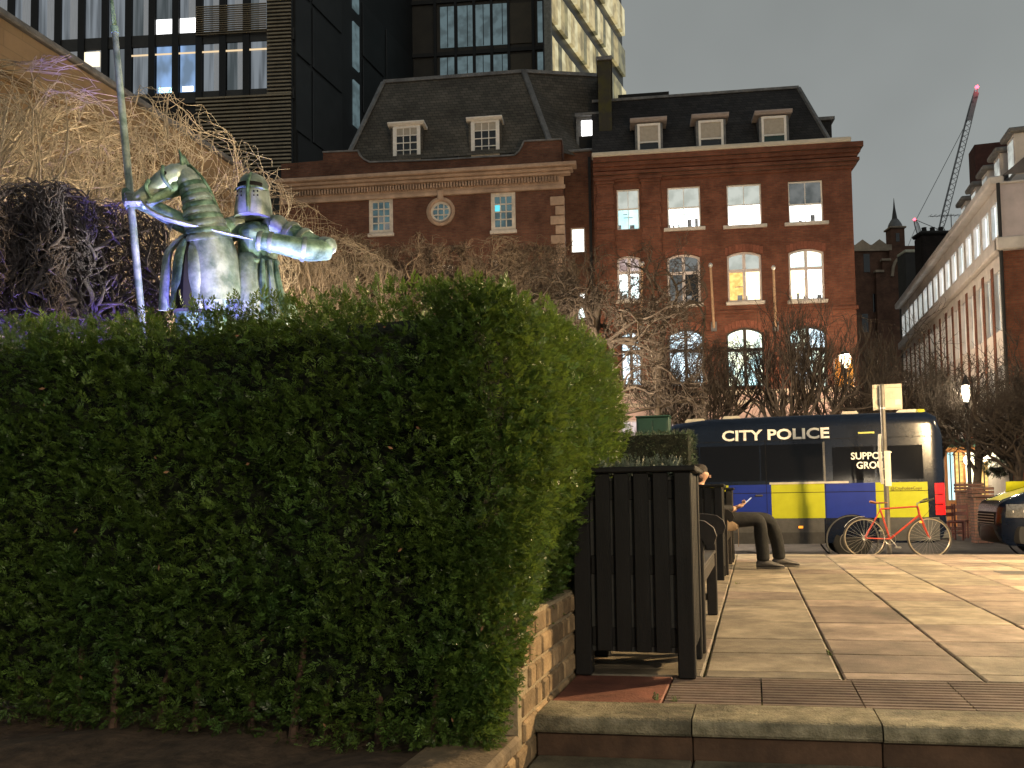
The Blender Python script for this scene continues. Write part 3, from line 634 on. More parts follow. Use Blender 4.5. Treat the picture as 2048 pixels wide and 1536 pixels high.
m_tyre = mat('tyre rubber', (.012,.012,.012), .85, .2, 20, .3, 50); m_rim = mat('steel rim', (.25,.24,.22), .4, .15, 20, metal=.7); m_chr = mat('bare steel', (.5,.48,.44), .3, .1, 20, metal=.9)
m_redl = mat('red tail lamp', (.55,.01,.01), .2, .1, 20, emit=(1,.02,.02), es=.25, coat=.5); m_amb = mat('amber lamp', (.8,.25,.02), .3, emit=(1,.35,.03), es=.8)
m_hl = mat('headlamp glass', (.16,.165,.17), .12, .3, 30, coat=.5, metal=.5); m_line = mat('shut line', (.003,.003,.004), .9)
WHX = (1.02, 5.36); WZ = .345
def patch(x0, x1, z0, z1, off, mt, name, parent, side=-1, nx=None, nz=8):
    nx = nx or max(2, int((x1-x0)/.15)); G = [[(x, side*(sidew(x, z)+off), z) for x in np.linspace(x0, x1, nx)] for z in np.linspace(z0, z1, nz)]
    return MB().grid(G, (0, -side*.012, 0)).build(name, mt, parent, True)
def poly_patch(corners, off, mt, name, parent, side=-1, n=8):   # four-cornered patch on the side
    (a, b, c, d) = [np.array(p) for p in corners]; G = []
    for v in np.linspace(0, 1, n):
        G.append([])
        for u in np.linspace(0, 1, n):
            p = (a*(1-u)+b*u)*(1-v)+(d*(1-u)+c*u)*v; G[-1].append((p[0], side*(sidew(p[0], p[1])+off), p[1]))
    return MB().grid(G, (0, -side*.012, 0)).build(name, mt, parent, True)
def police_van(name, label):
    r = thing(name, label, 'police van', (VX, VY+VW/2, ROAD), 0, 'police vans parked along the kerb')
    body = vanbody(); cut = []
    me = bpy.data.meshes.new('body'); me.from_pydata(body.v, [], body.f); bm_fix(me); o = link('body', me, m_navy, r)
    for wx in WHX:
        for s in (-1, 1):
            c = MB().lathe([(.44, -.35), (.44, .35)], (wx, s*1.0, WZ+.03), 36, 1).build('cutter'); cut.append(c)
            md = o.modifiers.new('b', 'BOOLEAN'); md.operation = 'DIFFERENCE'; md.object = c; md.solver = 'EXACT'
    dg = bpy.context.evaluated_depsgraph_get(); m2 = bpy.data.meshes.new_from_object(o.evaluated_get(dg)); o.modifiers.clear(); o.data = m2; m2.name = 'body'
    for c in cut: bpy.data.objects.remove(c)
    m2.materials.clear(); m2.materials.append(m_navy); m2.polygons.foreach_set('use_smooth', [True]*len(m2.polygons)); m2.set_sharp_from_angle(angle=R(30))
    for wx in WHX:
        for s in (-1, 1):
            t = MB().lathe([(.20,-.115),(.30,-.12),(.335,-.10),(.345,-.05),(.345,.05),(.335,.10),(.30,.12),(.20,.115)], (wx, s*.86, WZ), 40, 1).build('wheel', m_tyre, r, True)
            MB().lathe([(.01,s*.02-.01),(.10,s*.05-.01),(.15,s*.03),(.205,s*.09),(.22,s*.118),(.205,s*.122),(.20,s*.06),(.17,s*.01),(.01,s*.005)], (wx, s*.86, WZ), 28, 1).build('rim', m_rim, t, True)
            ar = MB(); ar.torus((wx, s*(sidew(wx, .6)-.01), WZ+.03), .452, .018, 1, 40, 6); ar.v = [p for p in ar.v]; ar.build('arch_trim', m_vgrey, r, True)
    sx = lambda px, py=1000: ony(px, py, VY)[0]-VX
    sz = lambda px, py: ony(px, py, VY)[2]-ROAD
    zt, zb = sz(1600, 968), sz(1600, 1036.5)
    for s in (-1, 1):
        xs_ = [1.25, 2.35, sx(1465)-.0, sx(1543), sx(1650), sx(1752), sx(1857)]; xs_[2] = sx(1458)
        cols = [m_vyel, m_vyel, m_vblue, m_vyel, m_vblue, m_vyel]
        xs_ = [.55, 1.45] + [1.45+ (sx(1458)-1.45)*.5] + xs_[2:]; cols = [m_vyel, m_vblue, m_vyel, m_vblue, m_vyel, m_vblue, m_vyel]
        for i, c in enumerate(cols):
            a, b = xs_[i]+.0015, xs_[i+1]-.0015; z0 = zb
            if abs(a-WHX[0]) < .6 or abs(b-WHX[0]) < .6 or (a < WHX[0] < b): z0 = .86
            hole = a < WHX[1]+.47 and b > WHX[1]-.47
            if hole and i == 5:                              # the blue panel stops on the arch of the rear wheel
                n = 22; G = []
                for v in np.linspace(0, 1, 8):
                    row = []
                    for x in np.linspace(a, b, n):
                        d = abs(x-WHX[1]); zz = max(z0, WZ+.03+math.sqrt(max(0, .475**2-d*d))) if d < .475 else z0
                        z = zz+(zt-zz)*v; row.append((x, s*(sidew(x, z)+.004), z))
                    G.append(row)
                MB().grid(G, (0, -s*.01, 0)).build('livery_panel', c, r, True)
            else: patch(a, b, z0, zt, .004, c, 'livery_panel', r, s)
        zl = sz(1600, 985)
        patch(sx(1458), sx(1858), zl-.006, zl+.006, .0065, m_line, 'body_crease', r, s, 20, 2)
        patch(1.55, 4.88, .34, zb-.004, .006, m_vgrey, 'sill', r, s, 24, 4); patch(5.84, 6.86, .36, zb-.004, .006, m_vgrey, 'sill', r, s, 12, 4)
        patch(1.55, 4.88, .30, .52, .012, mat('dark step', (.035,.035,.036), .6, .2, 10), 'side_step', r, s, 20, 3)
        x0, x1 = sx(1402), sx(1648); wz0, wz1 = sz(1520, 962), sz(1520, 890)
        for i, (a, b) in enumerate(((x0-.9, x0-.02), (x0, (x0+x1)/2-.01), ((x0+x1)/2+.01, x1))):
            patch(a, b, wz0, wz1, .005, m_vblk, 'window', r, s)
        for xx in (x1+.012,): patch(xx, xx+.035, wz0-.03, wz1+.03, .008, mat('door seal', (.12,.115,.11), .5), 'door_seal', r, s, 2)
        patch(sx(1668), sx(1752), sz(1700, 960), sz(1700, 893), .004, m_vblk, 'window', r, s); patch(sx(1757), sx(1850), sz(1800, 958), sz(1800, 890), .004, m_vblk, 'window', r, s)
        patch(sx(1540), sx(1699), sz(1620, 967.5), sz(1620, 963.5), .016, mat('sliding door rail', (.45,.42,.36), .45, metal=.3), 'door_rail', r, s, 12, 3)
        poly_patch(((1.32, 1.42), (2.20, 1.42), (2.20, 2.12), (1.78, 2.12)), .005, m_vblk, 'window', r, s)
        for hx in (sx(1528), 2.36): MB().cbox(hx-.16, hx-.02, s*(sidew(hx, 1.22)+.02)-.018, s*(sidew(hx, 1.22)+.02)+.018, 1.205, 1.245, .012).build('door_handle', m_vgrey, r)
        patch(1.5, 6.8, 2.27, 2.278, .004, m_line, 'roof_seam', r, s, 30, 2)
        for xx, za, zc in ((sx(1534), .40, 2.30), (sx(1652), .55, 2.55), (2.28, .40, 2.35)):
            patch(xx-.004, xx+.004, za, zc, .0075, m_line, 'shut_line', r, s, 2, 16)
        patch(sx(1600)-.04, sx(1600)+.04, sz(1600, 1056.5), sz(1600, 1052), .014, m_amb, 'marker_lamp', r, s, 3, 3)
        patch(sx(1722), sx(1755), sz(1740, 866), sz(1740, 862.5), .006, mat('pale marker', (.5,.5,.1), .4), 'marker_strip', r, s, 3, 3)
        # tail lamp wrapped round the rear corner, headlamp on the front wing
        G = [[(x, s*(sidew(min(x, 6.97), z)+.012), z) for x in np.linspace(6.80, 6.975, 6)] for z in np.linspace(sz(1870, 1030), sz(1870, 966), 10)]
        tl = MB().grid(G, (0, -s*.02, 0)).build('tail_light', m_redl, r, True)
        for za, zc in ((.30,.36),(.62,.67)):
            z0_, z1_ = [sz(1870, 1030)+(sz(1870, 966)-sz(1870, 1030))*f for f in (za, zc)]
            MB().grid([[(x, s*(sidew(min(x, 6.97), z)+.0145), z) for x in np.linspace(6.80, 6.97, 5)] for z in (z0_, z1_)], (0, -s*.004, 0)).build('lens_bar', mat('dark red lens', (.16,.0,.0), .3), tl)
        G = [[(x, s*(sidew(x, z)+.010), z) for x in np.linspace(.10+.10*(z-.74), .62+.25*(z-.74), 9)] for z in np.linspace(.76, 1.0, 7)]
        hl = MB().grid(G, (0, -s*.02, 0)).build('headlight', m_hl, r, True)
        for k in range(2): MB().lathe([(.01,0),(.05,.004),(.055,.012),(.02,.016)], (.26+k*.16, s*(sidew(.26+k*.16, .87)+.006), .87), 16, 1).build('reflector', m_chr, hl, True)
        MB().cbox(1.42, 1.56, s*1.02-.02 if s > 0 else -1.24, 1.24 if s > 0 else -1.02+.02, 1.38, 1.72, .03).build('mirror', m_vgrey, r)
        G = [[(x, s*(sidew(min(x, .9), min(z, 1.3)) if False else y), z) for x, z in ((.13,1.078),(.45,1.208),(.90,1.342))] for y in np.linspace(.02, .80, 6)]
        MB().grid([[(p[0], p[1], p[2]+.004-.06*(abs(p[1])/.8)**4) for p in row] for row in G], (0,0,-.01)).build('bonnet_panel', m_vyel, r, True)
    # front: grille, bumper, windscreen; rear: doors, glass
    MB().cbox(-.012, .05, -.62, .62, .62, .86, .02).build('grille', m_line, r)
    for k in range(4): MB().cbox(-.022, -.005, -.58, .58, .65+k*.052, .665+k*.052, .004).build('grille_bar', m_chr, r)
    G = [[(x-.018, y, z) for y in np.linspace(-.80+.02*i, .80-.02*i, 9)] for i, (x, z) in enumerate(((1.06,1.455),(1.25,1.715),(1.45,2.0),(1.62,2.235)))]
    MB().grid(G, (.02,0,0)).build('windscreen', m_vblk, r, True)
    rings = []
    for y in np.linspace(-1.0, 1.0, 17):
        x = .34*(abs(y)/1.0)**3.2; rings.append([(x-.03, y*.985, .30), (x-.05, y*.985, .36), (x-.05, y*.985, .52), (x-.02, y*.985, .60), (x+.14, y*.95, .60), (x+.14, y*.95, .28)])
    MB().rings(rings).build('bumper', mat('black bumper plastic', (.014,.014,.015), .6), r, True)
    for s in (-1, 1):
        MB().lathe([(.01,0),(.055,0),(.06,.01),(.02,.02)], (-.045+.34*.72**3.2, s*.72, .44), 14, 0).build('fog_lamp', m_hl, r, True)
        MB().cbox(6.972, 6.99, s*.43-.38, s*.43+.38, 1.55, 2.25, .01).build('rear_window', m_vblk, r); MB().cbox(6.975, 7.0, s*.10-.015, s*.10+.015, 1.0, 1.25, .006).build('door_handle', m_vgrey, r)
    for k in range(6): MB().cbox(6.972, 6.988, -.80+k*.27, -.55+k*.27, .62, 1.40, .004).build('rear_chevron', m_redl if k % 2 else m_vyel, r)
    MB().cbox(6.86, 7.06, -.92, .92, .38, .54, .03).build('rear_bumper', m_vgrey, r)
    # roof lamps
    m_rl = mat('clear beacon', (.50,.47,.40), .35, .1, 20)
    for px, w_, mt in ((1388,.40,m_rl), (1462,.34,m_rl), (1704,.30,m_rl), (1822,.36,m_rl), (1848,.16,m_vyel)):
        x = sx(px, 830); z = lerp_tab(TOP, x)-.02
        prof = [(-w_/2, 0), (-w_/2, .035), (-w_/2*.8, .075), (w_/2*.8, .075), (w_/2, .035), (w_/2, 0)]
        MB().prism([(x+p[0], z+p[1]) for p in prof], 1, -.66, -.40).build('roof_lamp', mt, r, True); MB().prism([(x+p[0], z+p[1]) for p in prof], 1, .40, .66).build('roof_lamp', mt, r, True)
    def side_text(s_, px0, py0, px1, py1, mt, bold, nm):
        xa, xb, z0, z1 = sx(px0), sx(px1), sz((px0+px1)/2, py1), sz((px0+px1)/2, py0); zc = (z0+z1)/2
        o_ = text_mesh(nm, s_, 1.0, mt, r, Matrix.Identity(4), 1.0, bold, .0)
        co = np.array([v.co[:] for v in o_.data.vertices]); mn, mx_ = co.min(0), co.max(0)
        for v in o_.data.vertices:
            x = xa+(v.co.x-mn[0])/(mx_[0]-mn[0])*(xb-xa); z = z0+(v.co.y-mn[1])/(mx_[1]-mn[1])*(z1-z0); v.co = (x, -(sidew(x, z)+.010), z)
        return o_
    side_text('CITY POLICE', 1447, 857, 1664, 879, m_white, .028, 'lettering')
    side_text('SUPPORT', 1705.5, 903.5, 1788, 918, m_white, .022, 'lettering'); side_text('GROUP', 1716, 922.5, 1781, 937, m_white, .022, 'lettering')
    side_text('@CityPoliceCops', 1782, 973, 1845, 981, mat('brown lettering', (.10,.07,.01), .6), .012, 'lettering')
    return r
van1 = police_van('police_van', 'long police van with CITY POLICE lettering and blue and yellow squares behind the bicycle')
van2 = copy_tree(van1)
nx_ = ony(1977, 1030, VY+.9)[0]
van2.location = (nx_, VY+VW/2+.05, ROAD); van2['label'] = 'second police van with yellow bonnet nosing in behind the long van\'s tail lights'

# ================================================================== bicycle and sign post
BY = 15.46
bk = thing('bicycle', 'red bicycle with thin tyres leaning on the sign pole', 'bicycle', (0, BY, -.20))
rw, fwp = ony(1729.5, 1076, BY), ony(1859, 1077, BY); wr = .335; zc = wr
rwx, fwx = rw[0], fwp[0]
m_bred = mat('red frame paint', (.42,.045,.02), .4, .15, 20, coat=.3); m_btyre = mat('bicycle tyre', (.05,.045,.04), .8, .2, 20); m_spoke = mat('spoke steel', (.45,.43,.38), .35, metal=.8); m_cream = mat('bicycle rim', (.42,.36,.26), .4, .2, 20, metal=.5)
def lean(z): return .055*z                                    # tops lean towards the pole
def bp(px, py): p = ony(px, py, BY); z = p[2]+.20; return (p[0], lean(z), z)
for cx in (rwx, fwx):
    t = MB().torus((cx, lean(zc), zc), wr-.012, .013, 1, 56, 8).build('wheel', m_btyre, bk, True); MB().torus((cx, lean(zc), zc), wr-.030, .009, 1, 56, 6).build('rim', m_cream, t, True)
    MB().lathe([(.022,-.03),(.012,-.02),(.012,.02),(.022,.03)], (cx, lean(zc), zc), 12, 1).build('hub', m_chr, t, True)
    for k in range(28):
        a = 2*math.pi*k/28; a2 = a + (.5 if k % 2 else -.5); s_ = .025 if k % 4 < 2 else -.025
        MB().tube([(cx+.02*math.cos(a2), lean(zc)+s_, zc+.02*math.sin(a2)), (cx+(wr-.035)*math.cos(a), lean(zc), zc+(wr-.035)*math.sin(a))], .0012, 3, False).build('spoke', m_spoke, t)
bb = bp(1780, 1078); st = bp(1761, 1018); hd0, hd1 = bp(1836, 1013), bp(1840, 1030); ax_r = (rwx, lean(zc), zc); ax_f = (fwx, lean(zc), zc)
fr = MB()
fr.tube([bb, st], .0145, 10); fr.tube([st, hd0], .0145, 10); fr.tube([bb, hd1], .0160, 10); fr.tube([hd0, hd1], .018, 10)
for s_ in (-.035, .035):
    fr.tube([(bb[0], bb[1]+s_*.8, bb[2]), (ax_r[0], ax_r[1]+s_*1.7, ax_r[2])], .009, 8); fr.tube([(st[0], st[1]+s_*.5, st[2]-.02), (ax_r[0], ax_r[1]+s_*1.7, ax_r[2])], .0075, 8)
fr.build('frame', m_bred, bk, True)
fk = MB()
for s_ in (-.045, .045): fk.tube([(hd1[0], hd1[1]+s_*.6, hd1[2]), (hd1[0]+.035, hd1[1]+s_, hd1[2]-.10), (ax_f[0]-.05, ax_f[1]+s_, ax_f[2]+.12), (ax_f[0], ax_f[1]+s_, ax_f[2])], [.013,.012,.010,.008], 8)
fk.build('fork', m_bred, bk, True)
sp0 = (st[0]-.012, st[1], st[2]+.09); MB().tube([st, sp0], .0125, 8).build('seat_post', m_chr, bk, True)
sd = MB(); rings = []
for t, w_, h_ in ((-.15,.02,.03),(-.13,.065,.045),(-.06,.07,.04),(.02,.04,.03),(.10,.02,.022),(.13,.012,.015)):
    rings.append([(sp0[0]+t, sp0[1]+w_*math.cos(a), sp0[2]+.012+h_*.5*math.sin(a)+(.018 if t < -.1 else 0)) for a in np.linspace(0, 2*math.pi, 10, endpoint=False)])
sd.rings(rings).build('saddle', mat('tan saddle', (.30,.12,.05), .5, .2, 20), bk, True)
h0 = (hd0[0]-.006, hd0[1], hd0[2]+.05); MB().tube([hd0, h0, (h0[0]+.05, h0[1], h0[2]+.015)], .011, 8).build('stem', m_chr, bk, True)
hb = MB(); c0 = (h0[0]+.05, h0[1], h0[2]+.015)
hb.tube([(c0[0]+.15, c0[1]-.27, c0[2]+.055), (c0[0]+.10, c0[1]-.26, c0[2]+.04), (c0[0]+.03, c0[1]-.19, c0[2]+.01), (c0[0], c0[1]-.06, c0[2]), (c0[0], c0[1]+.06, c0[2]), (c0[0]+.03, c0[1]+.19, c0[2]+.01), (c0[0]+.10, c0[1]+.26, c0[2]+.04), (c0[0]+.15, c0[1]+.27, c0[2]+.055)], .011, 8).build('handlebar', mat('dark bar tape', (.05,.04,.035), .6), bk, True)
for s_ in (-1, 1):
    MB().tube([(c0[0]+.16, c0[1]+s_*.27, c0[2]+.06), (c0[0]+.09, c0[1]+s_*.258, c0[2]+.036)], .016, 8).build('grip', m_btyre, bk, True)
MB().tube([(c0[0]+.06, c0[1]-.22, c0[2]+.02), (c0[0]+.12, c0[1]-.2, c0[2]-.05), (c0[0]+.09, c0[1]-.1, c0[2]-.16), (hd1[0]+.03, hd1[1], hd1[2]-.06)], .003, 5).build('brake_cable', m_btyre, bk, True)
ck = MB().torus((bb[0], bb[1]-.045, bb[2]), .085, .004, 1, 30, 5).build('chain_ring', m_chr, bk, True)
MB().tube([(bb[0], bb[1]-.07, bb[2]), (bb[0]+.10, bb[1]-.075, bb[2]-.13)], .009, 6).build('crank', m_chr, bk, True); MB().cbox(bb[0]+.055, bb[0]+.145, bb[1]-.17, bb[1]-.08, bb[2]-.142, bb[2]-.118, .006).build('pedal', m_chr, bk)
MB().tube([(bb[0], bb[1]+.07, bb[2]), (bb[0]-.10, bb[1]+.075, bb[2]+.13)], .009, 6).build('crank', m_chr, bk, True); MB().cbox(bb[0]-.145, bb[0]-.055, bb[1]+.08, bb[1]+.17, bb[2]+.118, bb[2]+.142, .006).build('pedal', m_chr, bk)
chn = MB(); chn.tube([(bb[0], bb[1]-.045, bb[2]+.085), (rwx, ax_r[1]-.045, zc+.035)], .004, 4); chn.tube([(bb[0], bb[1]-.045, bb[2]-.085), (rwx, ax_r[1]-.045, zc-.035)], .004, 4); chn.build('chain', m_btyre, bk)
MB().torus((rwx, ax_r[1]-.045, zc), .036, .006, 1, 20, 5).build('sprocket', m_chr, bk, True)
MB().grid([[(rwx+(wr+.02)*math.cos(a), lean(zc)+y, zc+(wr+.02)*math.sin(a)) for a in np.linspace(R(88), R(150), 10)] for y in (-.022, .022)], (0,0,.004)).build('mudguard', mat('white mudguard', (.6,.58,.52), .4), bk, True)
MB().cbox(hd1[0]+.0, hd1[0]+.03, hd1[1]-.05, hd1[1]+.05, hd1[2]-.13, hd1[2]-.10, .006).build('front_reflector', m_amb, bk)

pb = onz(1779, 1113, -.2); py_ = BY+.10
px0 = ony(1778.5, 1108, py_)
sp = thing('sign_post', 'metal pole with the grey back of a square sign, bicycle leaning on it', 'sign post', (px0[0], py_, -.20))
zt = ony(1776, 772, py_)[2]+.20
m_pole = mat('dark grey pole', (.14,.13,.115), .45, .25, 9, metal=.4)
MB().tube([(0,0,0), (-.02,0,zt)], .040, 16).build('pole', m_pole, sp, True); MB().lathe([(.04,0),(.042,.02),(.02,.035),(.003,.04)], (-.02,0,zt), 14).build('pole_cap', m_pole, sp, True)
a_, b_ = ony(1745, 769, py_), ony(1806, 818, py_); xa, xb, za, zb_ = a_[0]-px0[0], b_[0]-px0[0], b_[2]+.2, a_[2]+.2
m_sgn = mat('grey sign back', (.46,.43,.35), .5, .12, 6, .1, 30, metal=.2, dirt=.25)
pan = MB().cbox(xa, xb, .046, .052, za, zb_, .002).build('sign_panel', m_sgn, sp)
for z in (zb_-.045, za+.04): MB().cbox(xa+.02, xb-.02, .030, .0455, z-.018, z+.018, .003).build('channel', m_sgn, sp)
MB().lathe([(.01,-.004),(.052,-.004),(.056,0),(.05,.002)], (xa+.10, .044, za+.13), 18, 1).build('round_sticker', mat('faded sticker', (.30,.28,.24), .6), pan, True)
MB().cbox(xb-.11, xb-.02, .0435, .0455, za+.08, za+.17, .001).build('maker_label', mat('pale label', (.62,.58,.5), .6), pan)
for py in (816, 914, 938, 959, 1072):
    z = ony(1778, py, py_)[2]+.2; MB().lathe([(.0415,-.012),(.047,-.012),(.047,.012),(.0415,.012)], (-.02*z/zt, 0, z), 16).build('clamp_band', m_chr, sp, True)
m_pap = mat('white paper notice', (.62,.58,.50), .7, .1, 12)
za_, zb2 = ony(1780, 972, py_)[2]+.2, ony(1780, 902, py_)[2]+.2
MB().grid([[(.088*math.sin(t)-.012, -.058*math.cos(t), z) for t in np.linspace(-.2, 1.5, 8)] for z in np.linspace(za_, zb2, 6)], (0,.003,0)).build('notice', m_pap, sp, True)
za_, zb2 = ony(1770, 968, py_)[2]+.2, ony(1770, 868, py_)[2]+.2
MB().grid([[(.050*math.sin(t)-.035-.03*math.sin(max(0, f)*2.4), -.05*math.cos(t), za_+(zb2-za_)*f) for t in np.linspace(-1.6, -.1, 8)] for f in np.linspace(0, 1, 10)], (0,.003,0)).build('notice', m_pap, sp, True)
# ================================================================== buildings
class Facade:                                                 # an upright plane through two surveyed points; local x along it, y into the building
    def __init__(s, pxa, Da, pxb, Db, fwd=0.0):
        a, b = ond(pxa, 900, Da), ond(pxb, 900, Db); e = (b-a)[:2]; e /= np.linalg.norm(e); s.e = np.array((e[0], e[1], 0)); s.n = np.array((-e[1], e[0], 0))
        s.O = np.array((a[0], a[1], ROAD)) - s.n*fwd; s.rz = math.atan2(e[1], e[0])
    def uv(s, px, py, back=0.0):
        d = ray(px, py); t = ((s.O+s.n*back-CAM)@s.n)/(d@s.n); p = CAM+d*t-s.O; return float(p@s.e), float(p[2])
    def rect(s, x0, y0, x1, y1, back=0.0):
        a, b, c, d = s.uv(x0,y0,back), s.uv(x1,y0,back), s.uv(x0,y1,back), s.uv(x1,y1,back)
        return (a[0]+c[0])/2, (b[0]+d[0])/2, (c[1]+d[1])/2, (a[1]+b[1])/2       # u0, u1, v0, v1
    def root(s, name, label, cat='building', group=None): return thing(name, label, cat, tuple(s.O), s.rz, group)
def wall_mesh(u0, u1, v0, v1, holes, depth=.22, y=0.0):       # wall sheet with real openings and reveals; holes (u0,u1,v0,v1,arch rise)
    mb = MB(); U = sorted({u0, u1, *[h[0] for h in holes], *[h[1] for h in holes]}); U = [u for u in U if u0 <= u <= u1]
    V = sorted({v0, v1, *[h[2] for h in holes], *[h[3] for h in holes]}); V = [v for v in V if v0 <= v <= v1]
    for a, b in zip(U, U[1:]):
        run = None
        for c, d in zip(V, V[1:]):
            m, n = (a+b)/2, (c+d)/2
            if any(h[0] < m < h[1] and h[2] < n < h[3] for h in holes):
                if run: mb.add([(a,y,run[0]),(b,y,run[0]),(b,y,run[1]),(a,y,run[1])], [(0,1,2,3)]); run = None
            else: run = (run[0], d) if run else (c, d)
        if run: mb.add([(a,y,run[0]),(b,y,run[0]),(b,y,run[1]),(a,y,run[1])], [(0,1,2,3)])
    for h in holes:
        a, b, c, d, rise = h; yd = y+depth; n = 10
        arc = [(a+(b-a)*i/n, d-rise*(2*i/n-1)**2) for i in range(n+1)] if rise else [(a,d),(b,d)]
        lo = [(a,c)]+arc+[(b,c)]
        for p, q in zip(lo, lo[1:]+lo[:1]): mb.add([(p[0],y,p[1]),(q[0],y,q[1]),(q[0],yd,q[1]),(p[0],yd,p[1])], [(0,1,2,3)])
        if rise:
            for p, q in zip(arc, arc[1:]): mb.add([(p[0],y,p[1]),(q[0],y,q[1]),(q[0],y,d),(p[0],y,d)], [(0,1,2,3)])
    return mb
def window(parent, u0, u1, v0, v1, nx, ny, frame, panes, y=.10, rise=0.0, fw_=.06, bar=.03, mid=None, mid_w=.06, sill=None, name='window', items=False):
    # a framed window set back in its opening; panes(i, j) gives each light its glass
    fr = MB(); n = 10; d = .07
    arc = [(u0+(u1-u0)*i/n, v1-rise*(2*i/n-1)**2) for i in range(n+1)] if rise else [(u0,v1),(u1,v1)]
    out = [(u0,v0)]+arc+[(u1,v0)]; cx, cz = (u0+u1)/2, (v0+v1)/2
    inn = [(min(max(p[0], u0+fw_), u1-fw_), max(min(p[1]-fw_*(1 if p[1] > cz else 0), 99), v0+fw_)) for p in out]
    k = len(out)
    vs = [(p[0],y,p[1]) for p in out]+[(p[0],y,p[1]) for p in inn]+[(p[0],y+d,p[1]) for p in inn]
    fr.add(vs, [(i,(i+1)%k,k+(i+1)%k,k+i) for i in range(k)]+[(k+i,k+(i+1)%k,2*k+(i+1)%k,2*k+i) for i in range(k)])
    a, b, c, e = u0+fw_, u1-fw_, v0+fw_, v1-fw_
    for i in range(1, nx): x = a+(b-a)*i/nx; w_ = mid_w if (nx == 2 and mid == 'cross') else bar; fr.box(x-w_/2, x+w_/2, y+.012, y+.05, c, e-(rise*(2*i/nx-1)**2 if rise else 0))
    rows = [c+(e-c)*j/ny for j in range(ny+1)] if not isinstance(mid, float) else None
    if mid == 'cross': rows = [c, c+(e-c)*.64, e]
    if isinstance(mid, float): rows = [c, c+(e-c)*mid, e]
    for j in range(1, len(rows)-1): fr.box(a, b, y+.008, y+.055, rows[j]-(mid_w if mid else bar)/2, rows[j]+(mid_w if mid else bar)/2)
    w = fr.build(name, frame, parent)
    for i in range(nx):
        for j in range(len(rows)-1):
            pa, pb = a+(b-a)*i/nx, a+(b-a)*(i+1)/nx; z0, z1 = rows[j], rows[j+1]; mt = panes(i, j)
            if rise and j == len(rows)-2:
                t = [pa+(pb-pa)*q/5 for q in range(6)]; top = [(x, e-rise*(2*(x-u0)/(u1-u0)-1)**2) for x in t]; ps = [(pa,z0),(pb,z0)]+top[::-1]
                MB().add([(p[0],y+.045,p[1]) for p in ps], [tuple(range(len(ps)))]).build('pane', mt, w)
            else: MB().add([(pa,y+.045,z0),(pb,y+.045,z0),(pb,y+.045,z1),(pa,y+.045,z1)], [(0,1,2,3)]).build('pane', mt, w)
    if items:
        rr = random.Random(int(u0*1000)); q_ = a
        while q_ < b-.12:
            w_ = rr.uniform(.05, .22); h_ = rr.uniform(.06, .38)
            if rr.random() < .62: MB().box(q_, min(q_+w_, b-.01), y+.03, y+.043, c, c+h_).build('sill_item', M_ITEM, w)
            q_ += w_+rr.uniform(.02, .2)
        for k_ in range(2): xx = rr.uniform(a, b-.3); zz_ = c+(e-c)*rr.uniform(.25, .42); MB().box(xx, xx+rr.uniform(.15, .45), y+.034, y+.043, zz_, zz_+.03).build('shelf', M_ITEM, w)
    if sill: MB().cbox(u0-sill, u1+sill, -.10, y, v0-.15, v0-.002, .015).build('sill', M_SILL, w)
    return w
M_ITEM = glow_mat('things in a lit room', (.20,.19,.17), .7, (.08,.075,.07), 6.0)
M_SILL = mat('painted stone sill', (.58,.53,.47), .7, .12, 6, .2, 40)
m_frame = mat('white window frame', (.82,.79,.74), .5, .08, 9); m_framed = mat('grey pink frame', (.66,.58,.55), .5, .1, 9)
m_slate = brick_mat('roof slates', (.075,.070,.060), (.115,.105,.088), (.035,.033,.030), .30, .16, .012, .5, .6)
m_slate2 = brick_mat('dark roof slates', (.026,.026,.028), (.042,.041,.042), (.014,.014,.014), .28, .15, .012, .5, .5)
m_lead = mat('lead flashing', (.17,.17,.17), .55, .25, 5, .2, 30, metal=.2, dirt=.3)
m_bk1 = brick_mat('red brown brick', (.165,.072,.046), (.115,.048,.033), (.11,.075,.055)); m_bk2 = brick_mat('orange red brick', (.205,.075,.044), (.145,.051,.032), (.13,.075,.052))
m_stone = mat('warm stone', (.42,.30,.22), .8, .15, 3, .3, 30, dirt=.3); m_cream_c = mat('cream cornice paint', (.60,.54,.44), .6, .08, 4, dirt=.12)
gl_white = glow_mat('lit room white', (1.0,1.0,.96), 1.9, (.72,.88,.88), .9); gl_white2 = glow_mat('very bright lit room', (1.0,1.0,.98), 3.4, (.95,1,1), 1.0)
gl_blind = glow_mat('grey blind over a lit room', (.38,.40,.36), .9, (.285,.305,.27), 2.0); gl_cyan = glow_mat('pale blue lit room', (.55,.85,.86), 1.0, (.40,.72,.75), 2.0)
gl_warm = glow_mat('warm lit room', (1.0,.88,.48), 1.7, (1.0,.96,.70), 3.5); gl_curt = glow_mat('lit yellow curtain', (1.0,.66,.20), .85, (.85,.45,.12), 6.0)
gl_mix = glow_mat('lit hall green white', (.95,1.0,.72), 1.6, (.50,.78,.82), 2.2); gl_mixb = glow_mat('lit hall blue white', (.72,.9,1.0), 1.5, (.45,.62,.72), 2.5)
gl_dark = mat('dark window glass', (.012,.014,.016), .08, .2, 3, spec=.6); gl_grey = glow_mat('dim window', (.16,.17,.165), .55, (.07,.08,.08), 1.5); gl_teal = glow_mat('dim teal window', (.075,.14,.15), .5, (.03,.055,.06), 1.2)
gl_green = mat('dark green glass', (.006,.03,.022), .1, .2, 3, spec=.6); gl_cyan2 = glow_mat('cyan screen glow', (.1,.6,.7), .8); gl_pink = glow_mat('pinkish lit room', (.85,.70,.66), .55, (.4,.28,.26), 2.0)
gl_orange = glow_mat('orange lit porch', (1.0,.42,.06), 1.1, (.8,.22,.02), 3.0)

